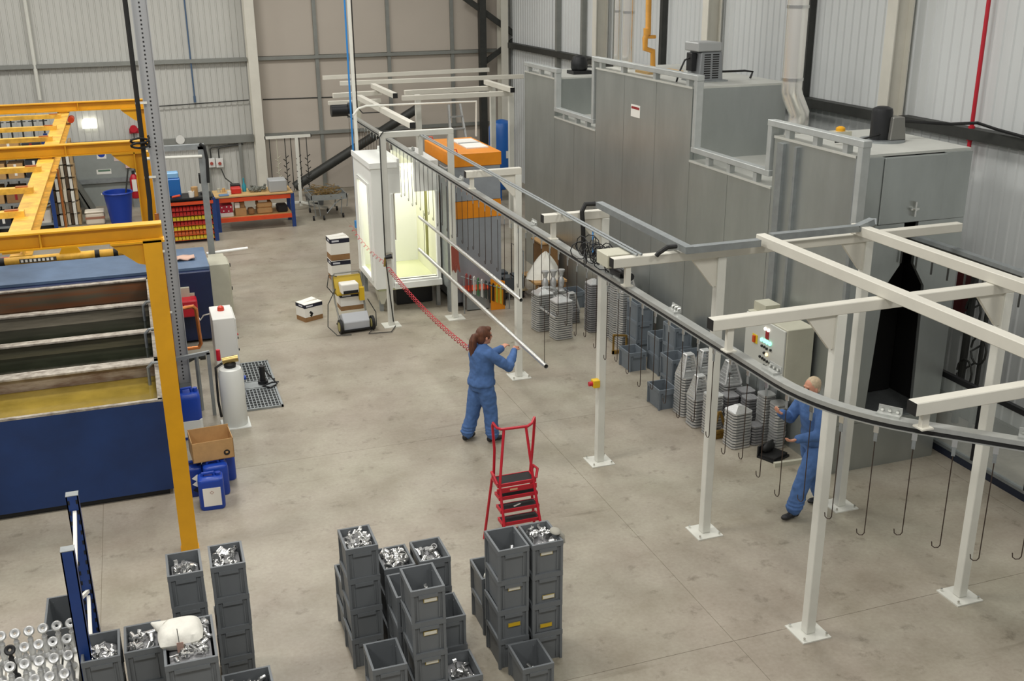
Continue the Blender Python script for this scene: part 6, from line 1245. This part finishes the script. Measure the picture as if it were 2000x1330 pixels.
# ================================================================ PEOPLE
def remesh(o, vox, it=4):
    m = o.modifiers.new('remesh', 'REMESH'); m.mode = 'VOXEL'; m.voxel_size = vox; m.use_smooth_shade = True
    s_ = o.modifiers.new('smooth', 'SMOOTH'); s_.factor = .5; s_.iterations = it
def limb(mb, pts, rad, n=12):
    mb.tube(pts, rad, n)
    for p, r_ in zip(pts, rad): mb.ell(p, (r_, r_, r_), n, 8)
def hand(mb, wrist, tip_dir, palm_n, s=1.0, curl=.5, thumb=1):
    """palm with four fingers of unequal length and a thumb leaving its side"""
    d = Vector(tip_dir).normalized(); nrm = Vector(palm_n); nrm = (nrm-d*nrm.dot(d)).normalized(); side = d.cross(nrm)
    w_ = Vector(wrist); c = w_+d*.045*s
    R_ = Matrix((d, side, nrm)).transposed(); mb.ell(c, (.05*s, .042*s, .018*s), 12, 8, R_)
    for k, (off, L_) in enumerate(((-.030, .062), (-.010, .074), (.010, .070), (.029, .056))):
        p0 = w_+d*.078*s+side*off*s; p1 = p0+(d*math.cos(curl)+nrm*math.sin(curl))*L_*.45*s; p2 = p1+(d*math.cos(curl*2)+nrm*math.sin(curl*2))*L_*.33*s; p3 = p2+(d*math.cos(curl*3)+nrm*math.sin(curl*3))*L_*.28*s
        mb.tube([p0-d*.02*s, p0, p1, p2, p3], [.0095*s, .0095*s, .009*s, .0085*s, .007*s], 8)
    t0 = w_+d*.03*s-side*thumb*.034*s; t1 = t0+(d*.6-side*thumb*.7+nrm*.25).normalized()*.03*s; t2 = t1+(d*.9-side*thumb*.15+nrm*.4).normalized()*.03*s
    mb.tube([w_+d*.02*s-side*thumb*.015*s, t0, t1, t2], [.013*s, .0115*s, .010*s, .008*s], 8)
def torso(mb, secs, n=20):   # secs: (x, y, z, rx, ry)
    V = []
    for (x, y, z, rx, ry) in secs: V += [(x+rx*math.cos(2*math.pi*j/n), y+ry*math.sin(2*math.pi*j/n), z) for j in range(n)]
    k = len(secs); mb.add(V, [(i*n+j, i*n+(j+1)%n, (i+1)*n+(j+1)%n, (i+1)*n+j) for i in range(k-1) for j in range(n)]+[tuple(range(n))[::-1], tuple((k-1)*n+j for j in range(n))])
def head(mb, c, fd, s=1.0):
    """c centre, fd facing direction (unit, horizontal); returns frame"""
    f = Vector(fd).normalized(); u_ = Vector((0, 0, 1)); l_ = u_.cross(f); R_ = Matrix((f, l_, u_)).transposed(); c = Vector(c); P = lambda x, y, z: c+R_ @ Vector((x*s, y*s, z*s))
    mb.ell(P(0, 0, .02), (.095*s, .075*s, .105*s), 16, 12, R_); mb.ell(P(.025, 0, -.05), (.066*s, .058*s, .07*s), 14, 10, R_); mb.ell(P(.062, 0, -.098), (.026*s, .03*s, .022*s), 10, 8, R_)
    mb.tube([P(.088, 0, .02), P(.103, 0, -.01), P(.112, 0, -.03), P(.092, 0, -.038)], [.010*s, .012*s, .015*s, .011*s], 8)
    mb.ell(P(.086, 0, .032), (.014*s, .05*s, .012*s), 10, 6, R_); mb.ell(P(.087, 0, -.066), (.014*s, .026*s, .010*s), 10, 6, R_)
    for y in (-1, 1): mb.ell(P(-.005, y*.077, -.012), (.018*s, .010*s, .032*s), 10, 8, R_); mb.ell(P(.066, y*.042, -.028), (.022*s, .02*s, .02*s), 8, 6, R_)
    return P, R_
FOLDS = bpy.data.textures.new('cloth_folds', 'CLOUDS'); FOLDS.noise_scale = .11; FOLDS.noise_depth = 2
def person(label, loc, rz, J, hairm, H_=1.0, woman=True, lean=0.0):
    o = thing('person', label, 'person', loc, rz)
    body = MB(); hd = Vector(J['head'])
    P, R_ = head(body, hd, J['face'], 1.0); limb(body, [hd+Vector((-.01, 0, -.09)), Vector(J['neck'])], [.052, .058])
    torso(body, [(x, y, z, rx*.78, ry*.78) for (x, y, z, rx, ry) in J['torso']])
    for s in 'RL':
        sh_, el, wr = (Vector(J[k+s]) for k in ('sh', 'el', 'wr')); limb(body, [sh_, el, wr], [.045, .036, .027]); hand(body, wr, J['hd'+s], J['hn'+s], 1.0, J.get('curl'+s, .5), 1 if s == 'R' else -1)
        hp, kn, an = (Vector(J[k+s]) for k in ('hp', 'kn', 'an')); limb(body, [hp, kn, an], [.075, .05, .036])
    b = part('body', body, SKIN, o, True, local=True); remesh(b, .0062, 2)
    jk = MB(); tz = J['torso']; hem = tz[1]
    torso(jk, [(hem[0], hem[1], hem[2]-.075, hem[3]*1.06, hem[4]*1.06), (hem[0], hem[1], hem[2]-.04, hem[3]*1.10, hem[4]*1.10), (hem[0], hem[1], hem[2], hem[3]*1.04, hem[4]*1.04)] + tz[2:], 24)
    tr2 = MB(); torso(tr2, [(tz[0][0], tz[0][1], tz[0][2]-.02, tz[0][3]*.95, tz[0][4]*.98), tz[0], (hem[0], hem[1], hem[2], hem[3]*.96, hem[4]*.96), (tz[2][0], tz[2][1], tz[2][2]-.02, tz[2][3]*.8, tz[2][4]*.8)], 24)
    for s in 'RL':
        sh_, el, wr = (Vector(J[k+s]) for k in ('sh', 'el', 'wr')); m1 = sh_.lerp(el, .55)
        limb(jk, [sh_, m1, el, el.lerp(wr, .5), wr+(el-wr)*.06], [.080, .076, .070, .062, .052], 14)
        for k in range(2): p = el.lerp(wr, .12+.3*k); jk.ell(p, (.072, .072, .03), 12, 6)
        hp, kn, an = (Vector(J[k+s]) for k in ('hp', 'kn', 'an')); lo = kn.lerp(an, .9)
        limb(tr2, [hp, hp.lerp(kn, .5), kn, kn.lerp(an, .55), lo], [.120, .114, .098, .094, .088], 14)
        r_ = random.Random(3 if s == 'R' else 5)
        for k in range(3): p = kn.lerp(an, .62+.11*k); tr2.lathe([(.080, -.02), (.102+.008*r_.random(), 0), (.080, .02)], tuple(p), 14)     # bunched hems
    nk = Vector(J['neck']); jk.lathe([(.088, -.05), (.086, .0), (.070, .035)], tuple(nk), 16)
    for nm_, mb_ in (('jacket', jk), ('trousers', tr2)):
        c_ = part(nm_, mb_, COVER, o, True, local=True); remesh(c_, .013, 3)
        dm = c_.modifiers.new('folds', 'DISPLACE'); dm.texture = FOLDS; dm.strength = .030; dm.mid_level = .5; dm.texture_coords = 'LOCAL'
    hr_ = MB()
    if woman:
        hr_.ell(P(-.022, 0, .045), (.103, .088, .098), 16, 12, R_); hr_.ell(P(-.06, 0, -.02), (.062, .082, .09), 14, 10, R_); hr_.ell(P(.055, 0, .098), (.045, .062, .03), 12, 8, R_)
        for y in (-1, 1): hr_.ell(P(.02, y*.072, .02), (.04, .016, .055), 10, 8, R_)
        hr_.tube([P(-.11, 0, .03), P(-.15, 0, .02), P(-.175, .0, -.04), P(-.185, 0, -.14), P(-.18, 0, -.24), P(-.165, 0, -.30)], [.035, .048, .056, .056, .04, .012], 12)
    else:
        hr_.ell(P(-.02, 0, .045), (.100, .082, .092), 16, 12, R_); hr_.ell(P(-.05, 0, -.015), (.055, .077, .07), 14, 10, R_)
    h_ = part('hair', hr_, hairm, o, True, local=True); remesh(h_, .010, 2)
    for y in (-1, 1): part('eye', MB().ell(P(.084, y*.033, .008), (.010, .013, .008), 8, 6, R_), BLACKM, o, True, local=True)
    for s in 'RL':
        an = Vector(J['an'+s]); t_ = Vector(J['toe'+s]).normalized(); sh2 = MB(); u_ = Vector((0, 0, 1)); side = u_.cross(t_)
        Rm = Matrix((t_, side, u_)).transposed(); z0 = an.z-.075+J.get('lift'+s, 0)*0
        for (x, z, a, b2, c2) in ((.02, .045, .085, .045, .045), (.10, .035, .085, .048, .033), (-.04, .05, .05, .042, .05), (.0, .09, .05, .045, .05)): sh2.ell(Vector((an.x, an.y, z0))+Rm @ Vector((x, 0, z)), (a, b2, c2), 12, 8, Rm)
        q = part('shoe', sh2, SHOE, o, True, local=True); remesh(q, .010, 2)
    return o
# woman, seen from behind her right shoulder, steadying the tube
person('woman in blue coverall with brown ponytail steadying a tube', (4.03, 12.75, 0), .32, dict(
    head=(.05, 0, 1.53), face=(1, -.12, 0), neck=(.0, 0, 1.405),
    torso=[(-.01, 0, .80, .15, .175), (-.01, 0, .93, .168, .195), (.0, 0, 1.02, .160, .178), (.0, 0, 1.16, .158, .182), (-.005, 0, 1.28, .158, .20), (-.01, 0, 1.37, .13, .19), (-.005, 0, 1.42, .085, .10)],
    shR=(-.005, -.175, 1.335), elR=(.25, -.27, 1.115), wrR=(.49, -.09, 1.25), hdR=(.75, .55, .35), hnR=(.3, .3, -.9), curlR=.55,
    shL=(-.005, .175, 1.335), elL=(.22, .24, 1.10), wrL=(.46, .16, 1.22), hdL=(.9, .1, .4), hnL=(.4, .1, -.9), curlL=.5,
    hpR=(.0, -.085, .82), knR=(.06, -.10, .46), anR=(.08, -.11, .085), toeR=(1, -.1, 0), hpL=(-.02, .085, .82), knL=(-.07, .12, .45), anL=(-.16, .16, .085), toeL=(.9, .3, 0)), HAIR, woman=True)
# man striding left behind the rail
pf, pr_ = pz(1540, 1000), pz(1604, 1012); mloc = (pf+pr_)/2 + Vector((.10, .10, 0))
person('man in blue coverall with fair hair striding left behind the rail', (mloc.x, mloc.y, 0), math.pi+.05, dict(
    head=(.10, 0, 1.60), face=(1, .1, 0), neck=(.05, 0, 1.475),
    torso=[(-.03, 0, .84, .15, .17), (-.03, 0, .97, .163, .185), (-.01, 0, 1.08, .155, .178), (.01, 0, 1.22, .163, .195), (.025, 0, 1.35, .160, .215), (.035, 0, 1.44, .13, .205), (.045, 0, 1.49, .085, .10)],
    shR=(.04, -.195, 1.40), elR=(.16, -.27, 1.13), wrR=(.38, -.16, 1.27), hdR=(.8, .2, .5), hnR=(.4, .2, .8), curlR=.4,
    shL=(.04, .195, 1.40), elL=(.17, .27, 1.12), wrL=(.42, .22, 1.10), hdL=(1, -.1, -.1), hnL=(.2, -.5, .8), curlL=.4,
    hpR=(-.02, -.09, .86), knR=(-.10, -.10, .49), anR=(-.26, -.10, .085), toeR=(1, 0, 0), hpL=(-.02, .09, .86), knL=(.18, .10, .50), anL=(.28, .10, .085), toeL=(1, .1, 0)), HAIRG, woman=False)
